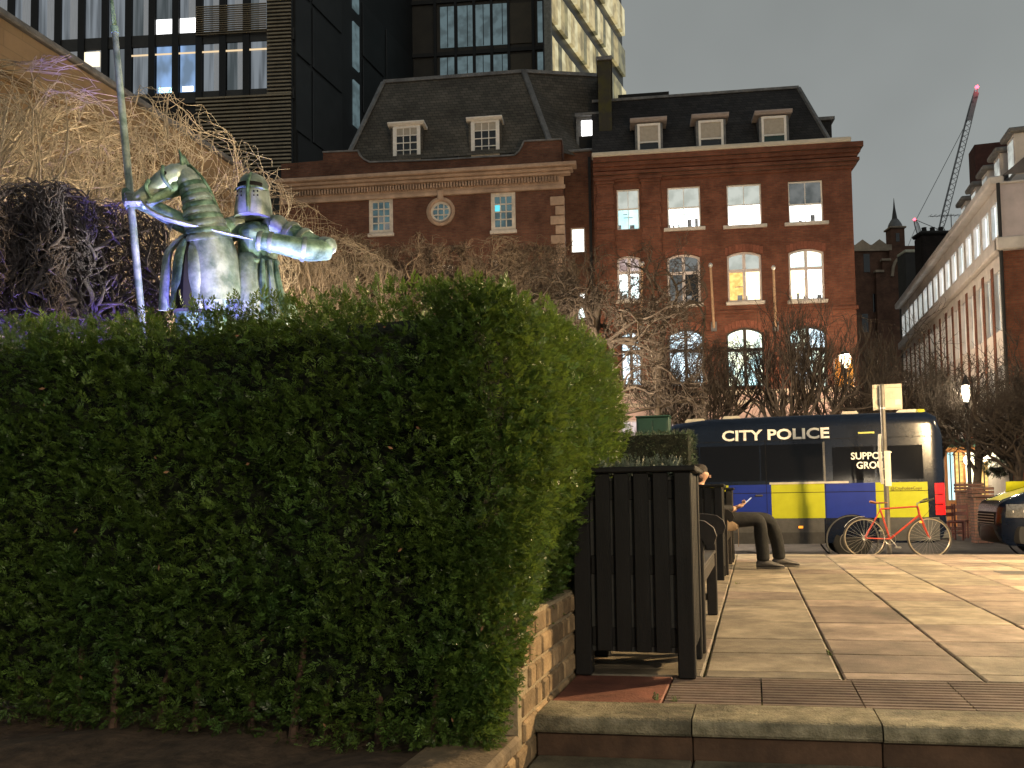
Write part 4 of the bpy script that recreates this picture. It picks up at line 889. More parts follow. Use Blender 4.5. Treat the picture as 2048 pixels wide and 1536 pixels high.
FB = Facade(1190, 38.35, 1712, 37.0)
# ---------------- right building: orange red brick, mansard with three dormers
rb = FB.root('brick_building', 'orange red brick office building with lit white windows and a dark mansard roof')
U0, _ = FB.uv(1192, 600); U1, _ = FB.uv(1712, 600); _, VC = FB.uv(1450, 305); _, VG = FB.uv(1450, 781)
wins = {}
spec = [('t1',1234,378,1279,459,0),('t2',1335,373,1401,455,0),('t3',1454,368,1523,450,0),('t4',1577,361,1646,444,0),
        ('m1',1235,511,1282,600,.14),('m2',1335,508,1401,608,.16),('m3',1455,503,1524,603,.16),('m4',1578,497,1649,600,.16),
        ('b1',1242,662,1284,773,.2),('b2',1337,658,1409,774,.26),('b3',1454,655,1529,774,.26),('b4',1580,652,1655,776,.26),('b5',1668,706,1711,778,.32)]
holes = []
for k, x0, y0, x1, y1, rise in spec:
    u0, u1, v0, v1 = FB.rect(x0, y0, x1, y1); u1 = min(u1, U1-.12); wins[k] = (u0, u1, v0, v1, rise); holes.append((u0, u1, v0, v1, rise))
wall_mesh(U0, U1, VG, VC, holes).build('wall', m_bk2, rb)
Dp = 9.0
MB().add([(U1,0,0),(U1,Dp,0),(U1,Dp,VC),(U1,0,VC)], [(0,1,2,3)]).build('side_wall', m_bk2, rb)
MB().add([(U0,0,VG),(U0,Dp,VG),(U0,Dp,VC),(U0,0,VC)], [(0,1,2,3)]).build('side_wall', m_bk2, rb)
MB().box(U0+.3, U1-.3, .9, 1.0, .2, VC-.2).build('inner_wall', mat('dark interior', (.02,.02,.02), .9), rb)
# ground floor of pinkish stucco with shopfront openings
m_stuc = mat('pink stucco', (.50,.36,.32), .8, .12, 3, .2, 20, dirt=.3)
gh = []
for x0, x1 in ((1240,1290),(1335,1412),(1452,1532),(1578,1658)):
    a, b, c, d = FB.rect(x0, 840, x1, 990); gh.append((a, b, .5, d, 0))
wall_mesh(U0, U1, 0, VG, gh, .25, -.05).build('ground_floor', m_stuc, rb)
for a, b, c, d, _ in gh: window(rb, a, b, c, d, 2, 1, m_framed, lambda i, j: gl_pink, y=.1)
for py in (786, 806): _, z = FB.uv(1450, py); MB().cbox(U0-.02, U1+.05, -.16, -.052, z-.09, z+.09, .02).build('string_course', mat('pale stone band', (.52,.45,.36), .8, .12, 4, dirt=.3), rb)
up_blind = lambda lo: (lambda i, j: gl_blind if j == 1 else lo)
window(rb, *wins['t1'][:4], 2, 1, m_frame, up_blind(gl_cyan), mid=.52, mid_w=.07, items=True)
window(rb, *wins['t2'][:4], 2, 1, m_frame, up_blind(gl_white), mid=.50, mid_w=.07, sill=.18, items=True)
window(rb, *wins['t3'][:4], 2, 1, m_frame, up_blind(gl_white2), mid=.51, mid_w=.05, sill=.20)
window(rb, *wins['t4'][:4], 2, 1, m_frame, lambda i, j: gl_grey if j == 1 else gl_white, mid=.44, mid_w=.07, sill=.20, items=True)
for k in ('m1','m2','m3','m4'):
    pf = {'m1': lambda i, j: gl_pink if j else gl_white, 'm2': lambda i, j: gl_grey if (j or i == 0) else gl_dark, 'm3': lambda i, j: gl_blind if j else (gl_curt if i == 0 else gl_warm), 'm4': lambda i, j: gl_mix if j else (gl_warm if i == 0 else gl_white)}[k]
    window(rb, *wins[k][:4], 2, 2, m_framed, pf, rise=wins[k][4], mid='cross', fw_=.09, mid_w=.13, sill=.10, items=True)
for k, pf in (('b1', lambda i, j: gl_mixb), ('b2', lambda i, j: gl_mixb), ('b3', lambda i, j: gl_mix), ('b4', lambda i, j: gl_mix if (i+j) % 2 else gl_mixb)):
    window(rb, *wins[k][:4], 2, 2, mat('dark window frame', (.05,.04,.035), .5), pf, rise=wins[k][4], mid='cross', fw_=.08, mid_w=.14, items=True)
window(rb, *wins['b5'][:4], 1, 1, m_framed, lambda i, j: gl_orange, rise=wins['b5'][4], mid=None)
# brick mouldings under the eaves, pilasters, string courses
def course(py0, py1, proj, mt=m_bk2, nm='brick_course'):
    z0, z1 = FB.uv(1450, py1)[1], FB.uv(1450, py0)[1]; MB().box(U0-.0, U1+proj, -proj, .0, z0, z1).build(nm, mt, rb); MB().box(U1+.0, U1+proj, 0, Dp, z0, z1).build(nm, mt, rb)
course(306, 316, .42); course(316.5, 324, .32); course(324.5, 331, .22); course(334, 340, .28); course(340.5, 347, .18); course(347.5, 352, .09)
course(622, 628, .08)
for x0, x1 in ((1192,1231),(1281,1324)):
    a, b, _, _ = FB.rect(x0, 300, x1, 600); zt_, zb_ = FB.uv(1250, 352)[1], FB.uv(1250, 620)[1]
    MB().box(a+.08, b-.08, -.12, -.001, zb_, zt_-.5).build('pilaster', m_bk2, rb)
    for k in range(3): MB().box(a+.06-.05*k, b-.06+.05*k, -.14-.05*k, -.002, zt_-.5+k*.13, zt_-.5+k*.13+.125).build('capital', m_bk2, rb)
    for k in range(9): zz = zb_+.3+k*.55; MB().box(a+.03, b-.03, -.15, -.121, zz, zz+.36).build('rusticated_block', m_bk2, rb)
for k in ('m2','m3','m4','b2','b3','b4'):                      # gauged brick arches over the windows
    u0, u1, v0, v1, rise = wins[k]; n = 11
    for i in range(n):
        a = u0-.08+(u1-u0+.16)*i/n; b = u0-.08+(u1-u0+.16)*(i+1)/n; z = v1-rise*(2*(i+.5)/n-1)**2
        MB().box(a+.008, b-.008, -.025, -.001, z+.02, z+.32).build('arch_brick', mat('gauged brick', (.22,.078,.048), .85, .2, 9, rnd=.15), rb)
# gutter cornice
a = FB.uv(1190, 322); b = FB.uv(1705, 296)
zc0, zc1 = FB.uv(1450, 307)[1], FB.uv(1450, 297)[1]
MB().cbox(U0-.05, U1-.08, -.50, -.05, zc0+.02, zc1, .04).build('gutter_cornice', m_cream_c, rb)
# mansard
BK = 1.9
zr0, zr1 = zc1-.02, FB.uv(1450, 187, BK)[1]
ul, ur_b, ur_t = U0-.05, FB.uv(1660, 286, .1)[0], FB.uv(1597, 180, BK)[0]
MB().add([(ul,.05,zr0),(ur_b,.05,zr0),(ur_t,BK,zr1),(ul,BK,zr1),(ur_b,Dp,zr0),(ur_t,Dp,zr1),(ul,Dp,zr1)], [(0,1,2,3),(1,4,5,2),(3,2,5,6)]).build('roof', m_slate2, rb)
rdg = MB(); rdg.obox((ul,BK,zr1+.04),(ur_t,BK,zr1+.04),.16,.12); rdg.build('ridge_flashing', m_lead, rb); MB().obox((ur_b,.05,zr0+.04),(ur_t,BK,zr1+.03),.16,.12).build('hip_flashing', m_lead, rb)
def roofy(z, z0=zr0, z1=zr1, bk=BK): return .05+(bk-.05)*(z-z0)/(z1-z0)
def dormer(parent, fac, win, hood, panes, nx, mid, mt_side, frame, cheek, hoodm, ry, ny=1, yf=.04, fww=.10):
    u0, u1, v0, v1 = fac.rect(*win, yf); h0, h1, w0, w1 = fac.rect(*hood, yf-.15)
    d = thing_part('dormer', parent); 
    yb = ry(w1)+.1
    for a, b in ((u0-.10, u0-.001), (u1+.001, u1+.10)): MB().add([(a,yf,v0-.05),(a,yf,w0),(a,yb,w0),(b,yf,v0-.05),(b,yf,w0),(b,yb,w0)], [(0,1,2),(3,5,4),(0,3,4,1),(1,4,5,2)]).build('cheek', cheek, parent)
    w0 = w1-(w1-w0)*.62; prof = [(yf-.20, w1), (yf-.20, w1-(w1-w0)*.4), (yf-.10, w0), (yb, w0), (yb, w1)]
    hd = MB().prism([(p[0], p[1]) for p in prof], 0, h0, h1); hd.build('dormer_hood', hoodm, parent)
    MB().box(h0+.04, h1-.04, yf-.1, yb+.6, w1+.001, w1+.05).build('dormer_roof', m_lead, parent)
    wd = window(parent, u0, u1, v0, v1, nx, ny, frame, panes, y=yf-.02, mid=mid, fw_=fww, bar=.035, mid_w=.06, name='dormer_window')
    return wd
def thing_part(n, p): return None
rsh = lambda i, j: gl_blind_d if j == 1 else gl_dark
gl_blind_d = mat('drawn blind', (.42,.38,.32), .8, .1, 9)
for win, hood in (((1275,247,1321,307),(1260,235,1334,245)), ((1397,240,1447,300),(1383,227,1458,237)), ((1523,232,1573,293),(1509,220,1585,230))):
    dormer(rb, FB, win, hood, (lambda i, j: gl_blind_d if j == 1 else gl_green) if win[0] > 1500 else rsh, 1, .36, None, m_frame, m_lead, mat('grey pink hood', (.32,.28,.27), .6, .12, 5), roofy)
a_ = FB.uv(1640, 242, 2.2); b_ = FB.uv(1662, 285, 2.2)         # dormer on the far slope, seen from its side
MB().box(FB.uv(1606, 260, 2.2)[0], b_[0]+.05, 2.2, 3.6, b_[1], a_[1]).build('dormer', m_slate2, rb); MB().box(FB.uv(1604, 260, 2.2)[0], b_[0]+.18, 2.1, 3.7, a_[1], a_[1]+.15).build('dormer_hood', m_lead, rb)
MB().box(FB.uv(1236,190,3.5)[0], FB.uv(1338,190,3.5)[0], 3.5, 6, zr1-.3, FB.uv(1290,186,3.5)[1]).build('roof_box', mat('black felt', (.02,.02,.02), .9), rb)
# the far end of the roof has a chimney stack against the party wall
pa, pb = FB.uv(1196, 150, 1.2), FB.uv(1222, 150, 1.2); zt_ = FB.uv(1200, 128, 1.2)[1]
cs = MB().box(pa[0], pb[0], .9, 5.5, zr0-1.0, zt_).build('party_wall', mat('sooty stack', (.045,.042,.032), .9, .4, 2, .4, 20, c2=(.07,.065,.02)), rb); MB().box(pa[0]-.06, pb[0]+.06, .8, 5.6, zt_, zt_+.16).build('stack_coping', m_lead, cs)
fl = MB()
# flagpoles on the front
for i, (x0, y0, x1, y1) in enumerate(((1421,533,1428,655), (1547,538,1552,655), (1285,530,1281,650))):
    t, b = FB.uv(x0, y0, -1.6), FB.uv(x1, y1, -.1); fp = thing('flagpole', ('bare flagpole slanting out from the brick front between the second and third lit bays', 'bare flagpole slanting out from the brick front between the third and last lit bays', 'bare flagpole behind the pleached tree, beside the narrow lit window')[i], 'flagpole', tuple(FB.O), FB.rz, 'flagpoles on the brick front')
    MB().tube([(b[0],-.05,b[1]),(t[0],-1.6,t[1])], [.06,.045], 10).build('pole', mat('varnished pole', (.42,.27,.16), .5, .2, 9), fp, True); MB().lathe([(.02,-.1),(.075,-.05),(.09,.02),(.05,.09),(.005,.11)], (t[0],-1.6,t[1]+.05), 12).build('finial', mat('silver finial', (.6,.6,.58), .35, metal=.7), fp, True)
    MB().box(b[0]-.12, b[0]+.12, -.10, -.001, b[1]-.15, b[1]+.25).build('bracket', m_lead, fp)

# ---------------- left building: red brown brick, stone cornice with dentils, round window, big slate mansard
FL = Facade(1190, 38.35, 1712, 37.0, .45)
lb = FL.root('brick_building', 'red brown brick building with stone cornice, round window and twelve-pane dormers')
L0, L1 = FL.uv(560, 420)[0], FL.uv(1127, 420)[0]; zp0 = FL.uv(900, 345)[1]
hl = []
lw = {}
for k, b in (('a',(738,397,786,467)),('c',(982,385,1031,461)),('d',(984,519,1034,600)),('e',(738,535,786,610)),('f',(858,530,906,606))):
    lw[k] = FL.rect(*b); hl.append((*lw[k], 0))
rc = FL.uv(882, 424); r_o, r_i = 29/46.0*1.03, 19.5/46.0*1.03
sq = (rc[0]-r_i*1.0, rc[0]+r_i*1.0, rc[1]-r_i, rc[1]+r_i, 0); hl.append(sq)
wall_mesh(L0, L1, 0, zp0, hl, .25).build('wall', m_bk1, lb)
MB().add([(L1,0,0),(L1,8,0),(L1,8,zp0+1.2),(L1,0,zp0+1.2)], [(0,1,2,3)]).build('side_wall', m_bk1, lb)
MB().box(L0+.3, L1-.3, .9, 1.0, .2, zp0-.2).build('inner_wall', mat('dark interior', (.02,.02,.02), .9), lb)
m_stf = mat('white painted frame', (.62,.56,.48), .55, .1, 8, dirt=.2)
def paneset(base, odd, p): return lambda i, j: odd if (i, j) in p else base
window(lb, *lw['a'], 3, 4, m_stf, paneset(gl_teal, gl_grey, {(1,1),(2,0)}), y=.02, fw_=.17, bar=.05, sill=.05)
window(lb, *lw['c'], 3, 4, m_stf, paneset(gl_teal, gl_cyan2, {(0,2)}), y=.02, fw_=.17, bar=.05, sill=.05)
for k in ('d','e','f'): window(lb, *lw[k], 3, 4, m_stf, lambda i, j: gl_pink if (i+j) % 3 == 0 else gl_grey, y=.02, fw_=.17, bar=.05, sill=.05)
rd = MB(); n = 32                                             # round window: stone ring, white sash, nine lights
ring_ = lambda r, y: [(rc[0]+r*math.cos(t), y, rc[1]+r*math.sin(t)) for t in np.linspace(0, 2*math.pi, n, endpoint=False)]
rd.rings([ring_(r_o,-.002), ring_(r_o,-.10), ring_(r_o-.12,-.14), ring_(r_i+.02,-.08), ring_(r_i+.02,.02)], False); rw_ = rd.build('round_window', m_stone, lb, True)
MB().rings([ring_(r_i+.02,.0), ring_(r_i+.02,-.04), ring_(r_i-.07,-.04), ring_(r_i-.07,.08)], False).build('sash', m_stf, rw_, True)
bars = MB()
for t in (-1, 1):
    q = r_i/3*t*.92; hh = math.sqrt((r_i-.06)**2-q*q); bars.box(rc[0]+q-.025, rc[0]+q+.025, -.02, .03, rc[1]-hh, rc[1]+hh); bars.box(rc[0]-hh, rc[0]+hh, -.018, .028, rc[1]+q-.025, rc[1]+q+.025)
bars.build('glazing_bars', m_stf, rw_); MB().add(ring_(r_i-.02, .04), [tuple(range(n))]).build('pane', gl_teal, rw_)
MB().cbox(rc[0]-.13, rc[0]+.13, -.18, -.002, rc[1]+r_o-.15, rc[1]+r_o+.28, .02).build('keystone', m_stone, lb)
# corner fill of the square opening behind the ring
# cornice, dentils, frieze
zC1, zC0 = FL.uv(900, 347)[1], FL.uv(900, 366)[1]
for k, (f0, f1, pj) in enumerate(((.62,1.0,.62),(.30,.60,.46),(0,.28,.34))):
    MB().cbox(L0-.0, L1+pj, -pj, -.001, zC0+(zC1-zC0)*f0, zC0+(zC1-zC0)*f1, .02).build('cornice', m_stone, lb)
zd = FL.uv(900, 374)[1]; nd = 96
for i in range(nd):
    u = L0+.2+(L1-L0-.3)*i/nd; MB().box(u, u+.062, -.24, -.05, zd-.07, zC0-.03).build('dentil', m_stone, lb)
MB().box(L0, L1+.04, -.05, -.001, FL.uv(900, 391)[1], zC0-.002).build('frieze', m_stone, lb); MB().cbox(L0, L1+.10, -.12, -.051, FL.uv(900, 391)[1], FL.uv(900, 384)[1], .01).build('architrave', m_stone, lb)
for i in range(10):                                           # quoins
    z = FL.uv(1110, 393+ i*19.3)[1]; w_ = .58 if i % 2 == 0 else .36; MB().cbox(L1-w_, L1+.05, -.07, .30, z-.40, z-.015, .02).build('quoin', m_stone, lb)
# parapet with scrolled ends
yp = .15
def pz(px, py): return FL.uv(px, py, yp)
pt = [pz(646,356), pz(646,306), pz(716,303), pz(720,312), pz(728,320), pz(740,326), pz(880,321), pz(1029,312), pz(1038,304), pz(1044,294), pz(1048,284), pz(1124,280), pz(1124,345)]
MB().prism(pt, 1, yp, yp+.30).build('parapet', m_bk1, lb)
cp = MB()
for p, q in zip(pt[1:-2], pt[2:-1]): cp.obox((p[0],yp+.15,p[1]+.03),(q[0],yp+.15,q[1]+.03),.42,.07)
cp.build('parapet_coping', m_lead, lb)
MB().prism([(L0-.0, FL.uv(560,356)[1]), (L0, FL.uv(646,320)[1]), (pt[1][0], FL.uv(646,318)[1]), (pt[1][0], FL.uv(646,356)[1])], 1, yp, yp+.3).build('parapet', m_bk1, lb)
# mansard roof
B2 = 2.6
q = [FL.uv(690,318,.6), FL.uv(767,162,B2), FL.uv(1048,150,B2), FL.uv(1105,300,.6)]
zb_ = min(q[0][1], q[3][1]); zt_ = (q[1][1]+q[2][1])/2
MB().add([(q[0][0],.6,zb_),(q[3][0],.6,zb_),(q[2][0],B2,zt_),(q[1][0],B2,zt_),(q[1][0],9,zt_),(q[2][0],9,zt_),(q[0][0],9,zb_)], [(0,1,2,3),(3,2,5,4),(0,3,4,6)]).build('roof', m_slate, lb)
a, b = (q[2][0],B2,zt_), (q[3][0],.6,zb_)
uR = FB.uv(1198, 200, 1.5)[0]; 
MB().add([(a[0],a[1],a[2]),(b[0],b[1],b[2]),(uR,2.4,zb_),(uR,B2+1.2,zt_+.12)], [(0,1,2,3)]).build('roof', m_slate, lb)
for s_, e_ in (((q[0][0],.6,zb_),(q[1][0],B2,zt_)), (a, b)): MB().obox((s_[0],s_[1]-.05,s_[2]+.04),(e_[0],e_[1]-.05,e_[2]+.04),.26,.10).build('hip_flashing', m_lead, lb)
MB().obox((q[1][0],B2,zt_+.05),a[:2]+(zt_+.05,),.2,.16).build('ridge_flashing', m_lead, lb); MB().obox((a[0],B2,zt_+.05),(uR,B2+1.2,zt_+.17),.2,.16).build('ridge_flashing', m_lead, lb)
ry2 = lambda z: .6+(B2-.6)*(z-zb_)/(zt_-zb_)
for win, hood in (((786,249,841,322),(775,243,848,252)), ((942,238,999,315),(932,233,1004,242))):
    dormer(lb, FL, win, hood, (lambda i, j: gl_blind_d if j == 3 else gl_dark), 3, None, None, m_frame, m_slate, m_frame, ry2, 4, yf=.72, fww=.17)
# link between the two buildings, set back, with a lit white attic light
ka, kb = FB.uv(1124, 400, 1.0)[0], FB.uv(1196, 400, 1.0)[0]; kz = FB.uv(1150, 305, 1.0)[1]
lk = FB.root('brick_building', 'narrow set-back brick link between the two brick buildings with one bright attic light')
kw = [FB.rect(1142, 455, 1170, 505, 1.0), FB.rect(1146, 585, 1172, 640, 1.0)]
wall_mesh(ka, kb, 0, kz, [(*w, 0) for w in kw], .2, 1.0).build('wall', m_bk1, lk); MB().cbox(ka, kb+.1, .9, 1.3, kz, kz+.12, .02).build('parapet_coping', m_lead, lk)
for w in kw: window(lk, *w, 1, 2, m_frame, lambda i, j: gl_white, y=1.1)
wv = FB.rect(1163, 241, 1190, 271, 1.6); MB().box(wv[0]-.25, wv[1]+.12, 1.62, 4, kz-.1, wv[3]+.2).build('attic_dormer', m_lead, lk); MB().box(wv[0]-.3, wv[1]+.2, 1.5, 4.1, wv[3]+.2, wv[3]+.35).build('dormer_hood', m_lead, lk)
MB().box(wv[0]-.12, wv[1]+.02, 1.600, 1.618, kz, wv[2]-.03).build('dark_panel', mat('black felt', (.02,.02,.02)), lk); MB().box(wv[0], wv[1], 1.59, 1.615, wv[2], wv[3]).build('window', gl_white2, lk)
MB().box(kb-.42, kb-.30, .86, .99, 0, kz-.3).build('downpipe', mat('black downpipe', (.015,.015,.015), .6), lk)
# ================================================================== glass hotel tower behind
m_clad = mat('dark bronze cladding', (.030,.027,.022), .5, .2, 1.2, metal=.3); m_mull = mat('dark mullion', (.014,.013,.012), .5, .15, 2, metal=.3); m_span = mat('spandrel', (.040,.036,.030), .5, .2, 2)
h_grey = glow_mat('curtained hotel window', (.15,.17,.19), .75, (.07,.08,.09), 1.0, (2.5,1,.12)); h_grey2 = glow_mat('dim hotel window', (.10,.115,.125), .65, (.04,.05,.055), .8, (2.5,1,.12))
h_blue = glow_mat('blue lit hotel window', (.20,.33,.58), .85, (.10,.15,.22), .5, (1,1,.5)); h_wht = glow_mat('white lit strip', (1,1,1), 1.6); h_teal = glow_mat('teal hotel window', (.075,.11,.12), .75, (.045,.065,.07), .9); h_cyn = glow_mat('cyan lamp glow', (.4,.9,1.0), 2.0)
h_cream = glow_mat('cream lit wall', (1.0,.85,.6), .95)
HT = Facade(60, 70.8, 588, 69.2)
hb_ = HT.root('hotel_tower', 'dark glass hotel tower with bronze mullions and louvres behind the brick roofs')
u0, u1 = HT.uv(-40, 200)[0], HT.uv(588, 200)[0]; ztop = HT.uv(300, -260)[1]
MB().box(u0, u1, .35, 8, 0, ztop).build('core', m_clad, hb_)
bay = [-24, 23, 70, 125, 172, 217, 264, 311, 358, 406, 455, 502, 537]
rows = [(-200,-95),(-75,70),(93,188)]
for i in range(12):
    for j, (y0, y1) in enumerate(rows):
        x = 217+(i-5)*47.2; a, b, c, d = HT.rect(x+1, y0-(x-300)*.055, x+32, y1-(x-300)*.055)
        mt = h_grey if rng.random() < .6 else h_grey2
        if j == 2 and i in (7, 8): mt = h_blue
        w = MB().box(a, b, .10, .16, c, d).build('window', mt, hb_)
        if rng.random() < .75 and mt is not h_blue:
            uu = a+(b-a)*rng.uniform(.45,.7); MB().box(uu, b, .085, .098, c, d).build('curtain', mat('hotel curtain', (.25,.25,.25), .8, .35, 3, stretch=(9,1,.3), emit=(.2,.21,.22), es=.45), w)
        if j == 1 and i in (7, 8): MB().box(a, b, .07, .08, c+.1, c+.1+(d-c)*.2).build('lit_strip', h_wht, w)
        if j == 2 and i in (7, 8): MB().box(a+.2, b-.2 if i == 8 else b, .07, .08, c+.12, c+.55).build('lit_strip', h_wht if i == 8 else h_cyn, w)
    a, b, c, d = HT.rect(217+(i-5)*47.2-14, 0, 217+(i-5)*47.2-1, 300); MB().box(a, b, -.12, .12, 0, ztop).build('mullion', m_mull, hb_)
for y0, y1 in ((-95,-75),(70,93),(188,210)):
    _, _, c, d = HT.rect(280, y0, 320, y1); MB().box(u0, u1, .0, .11, c, d).build('spandrel', m_span, hb_)
a, b, c, d = HT.rect(262, 104, 538, 107); MB().box(a, b, -.05, -.001, c+.02, d+.02).build('light_line', glow_mat('warm light line', (1,.75,.45), .55), hb_)
a, b, c, d = HT.rect(170, 105, 200, 134); MB().box(a, b, -.1, .0, c, d).build('lit_panel', h_cream, hb_)
lv = MB(); a, b, c, d = HT.rect(394, 190, 584, 340); n = 20
for k in range(n): z = c+(d-c)*k/n; lv.box(a, b, -.30, -.14, z, z+.14)
a, b, c, d = HT.rect(536, -120, 584, 190); n = 42
for k in range(n): z = c+(d-c)*k/n; lv.box(a, b, -.30, -.14, z, z+.13)
a, b, c, d = HT.rect(394, 10, 534, 70)
for k in range(14): z = c+(d-c)*k/14; lv.box(a, b, -.28, -.14, z, z+.05)
lv.build('louvre_slats', mat('louvre metal', (.30,.235,.15), .45, .25, 1.5, metal=.3), hb_, kind='stuff')
# its side wall turning away, with slot windows, and the recessed wing
HS = Facade(588, 69.2, 835, 92)
hs = HS.root('hotel_wing', 'unlit dark side wing of the glass hotel with thin slot windows')
a, b = 0.0, HS.uv(835, 100)[0]; ztop = HS.uv(700, -330)[1]
MB().box(a+.01, b, .2, 6, 0, ztop).build('wall', mat('charcoal cladding', (.020,.021,.021), .55, .25, .4), hs)
for x0, x1 in ((592,624),(628,686),(728,770),(775,828)):
    for y0, y1 in ((-40,72),(78,190),(196,330)):
        p, q = HS.uv(x0, 100)[0], HS.uv(x1, 100)[0]; z0, z1 = HS.uv(690, y1)[1], HS.uv(690, y0)[1]; MB().cbox(p, q, .08, .19, z0, z1, .05).build('cladding_panel', mat('charcoal panel', (.024,.025,.025), .5, .25, .5, rnd=.2), hs)
for y0, y1 in ((-60,18),(44,134),(160,250)):
    p, q = HS.uv(708, 100)[0], HS.uv(720, 100)[0]; z0, z1 = HS.uv(710, y1)[1], HS.uv(710, y0)[1]; MB().box(p, q, .06, .18, z0, z1).build('slot_window', h_teal, hs)
HR = Facade(830, 92, 1119, 90.5)
hr_ = HR.root('hotel_wing', 'recessed hotel wing with tall dim teal windows above the slate mansard')
b = HR.uv(1119, 100)[0]; ztop = HR.uv(950, -200)[1]
MB().box(0, b, .2, 9, 0, ztop).build('wall', mat('dark brown cladding', (.050,.038,.024), .6, .2, .6), hr_)
for y0, y1 in ((-110,-12),(12,94),(114,160)):
    for k, (x0, x1) in enumerate(((880,908),(915,945),(951,980),(985,1015),(1018,1064),(1075,1106))):
        a_, b_, c_, d_ = HR.rect(x0, y0-(x0-880)*.06, x1, y1-(x0-880)*.06)
        if k == 4: MB().cbox(a_, b_, .10, .19, c_, d_, .04).build('cladding_panel', mat('bronze panel', (.085,.062,.032), .5, .2, .7), hr_)
        else:
            w = MB().box(a_, b_, .12, .19, c_, d_).build('window', h_teal, hr_); MB().box((a_+b_)/2+.2*(k % 2), (a_+b_)/2+.08+.2*(k % 2), .10, .119, c_, d_).build('mullion', m_mull, w)
    z = HR.uv(950, y1+4)[1]; MB().box(0, b, .0, .18, z-.5, z-.1).build('floor_band', mat('dark band', (.020,.017,.013), .6), hr_)
for x in (870, 911, 948, 983, 1017, 1066, 1110): u = HR.uv(x, 60)[0]; MB().box(u-.15, u+.15, -.05, .16, 0, ztop).build('mullion', m_mull, hr_)
# golden office face, its light put in as glow, seen at a sharp angle
HG = Facade(1117, 84, 1250, 104)
hg = HG.root('office_tower', 'office tower side with golden lit cladding and dark slanting window bands')
b = HG.uv(1250, 60)[0]; ztop = HG.uv(1180, -260)[1]
m_gold = mat('gilded cladding', (.42,.34,.17), .45, .35, .9, metal=.2, stretch=(3,3,.25), c2=(.70,.60,.36), emit=(.62,.5,.26), es=.34)  # cladding glows by itself in place of light falling on it
MB().box(0, b, .4, .9, 0, ztop).build('wall', mat('dark glass wall', (.012,.011,.009), .3), hg)
z0 = HG.uv(1117, 300)[1]; ph_ = (HG.uv(1117, 50)[1]-HG.uv(1117, 150)[1])
zst = HG.uv(1117, 150)[1]
golds = [glow_mat('golden facade glow %d' % k, c, s_, c2, .7) for k, (c, s_, c2) in enumerate((((.62,.50,.24),.55,(.34,.27,.13)), ((.50,.40,.18),.5,(.25,.2,.09)), ((.70,.62,.36),.6,(.45,.38,.2)), ((.42,.36,.16),.42,(.2,.17,.08)), ((.30,.27,.13),.4,(.12,.11,.06))))]  # glowing panels carry the golden light of the face
for k in range(-3, 6):
    for i in range(26):
        u = b*i/26; MB().box(u+.02, b*(i+1)/26-.02, .0+rng.uniform(0,.05), .38, zst+k*ph_, zst+k*ph_+ph_*.63).build('lit_panel', golds[int(rng.random()*5)], hg)
MB().box(-.35, .0, -.1, .6, 0, ztop).build('corner_strip', mat('pale corner mesh', (.25,.24,.2), .6, .3, 3), hg)

# ================================================================== long warehouse wall on the left, floodlit
WHX_ = -17.0
wp = onx(0, 25, WHX_); zt_ = wp[2]
wh = thing('warehouse', 'floodlit tan stone warehouse with a slanting parapet behind the bare trees', 'building', (WHX_, 0, -.36))
m_tan = brick_mat('tan stone wall', (.27,.19,.115), (.24,.17,.10), (.20,.145,.09), 1.1, .42, .012, .25, .15)
y0, y1 = 6.0, 27.5; H_ = zt_+.36
wins_ = []
for i in range(8):
    for j in range(1): a = 8+i*2.9; wins_.append((a, a+1.2, 1.2+j*3.6, 3.3+j*3.6, .2))
wm = wall_mesh(y0, y1, 0, H_-1.6, wins_, .3); wm.v = [(-p[1], p[0], p[2]) for p in wm.v]; wm.build('wall', m_tan, wh)
for a, b, c, d, _ in wins_:
    w = MB().add([(-.2,a,c),(-.2,b,c),(-.2,b,d),(-.2,a,d)], [(0,1,2,3)]).build('window', gl_dark, wh)
    MB().box(-.19, -.13, (a+b)/2-.04, (a+b)/2+.04, c, d).build('mullion', m_stf, w); MB().box(-.188, -.14, a, b, (c+d)/2-.04, (c+d)/2+.04).build('transom', m_stf, w)
MB().cbox(-.4, .45, y0, y1, H_-1.6, H_-1.25, .05).build('cornice', m_tan, wh); MB().cbox(-.45, .12, y0, y1, H_-1.25, H_-.18, .03).build('parapet', m_tan, wh); MB().cbox(-.5, .25, y0, y1, H_-.18, H_, .04).build('coping', m_lead, wh)
MB().box(-8, -.45, y0, y1, 0, H_-.5).build('body', mat('dark roof body', (.03,.028,.025), .8), wh)

# ================================================================== right hand street: terraces, church gable, stack, cranes
XR = 8.35
rt = thing('street_terrace', 'white and red brick terrace receding down the side street with lit upper windows', 'building', (XR, 0, ROAD))
m_wht = mat('white stucco', (.55,.52,.50), .8, .1, 2, .2, 20, dirt=.2); m_lil = mat('lilac stucco', (.46,.41,.43), .8, .1, 2, .2, 20)
yN = onx(2001, 400, XR)[1]; yF = onx(1806, 700, XR)[1]
zz = lambda px, py: onx(px, py, XR)[2]-ROAD
zA, zB, zC = zz(2001, 366), zz(2001, 480), zz(2001, 505)
z1f = zz(2001, 560)
hol = []; nwin = 16; stp = (yF-yN)/nwin
rowsr = [(zB+.25, zA-.45), (zB-3.0, zB-.95), (zB-6.3, zB-4.2)]
for i in range(nwin):
    for c, d in rowsr: hol.append((yN+.35+i*stp, yN+.35+i*stp+stp*.70, c, d, 0))
wm = wall_mesh(yN, yF, 0, zA, hol, .18)
wm.v = [(p[1], p[0], p[2]) for p in wm.v]; wm.build('side_wall', m_wht, rt)
gl_str = glow_mat('pale lit street window', (.85,.93,.95), 1.3, (.6,.72,.74), 1.0); gl_str2 = glow_mat('dim street window', (.50,.52,.47), .65, (.2,.2,.18), 1.2)
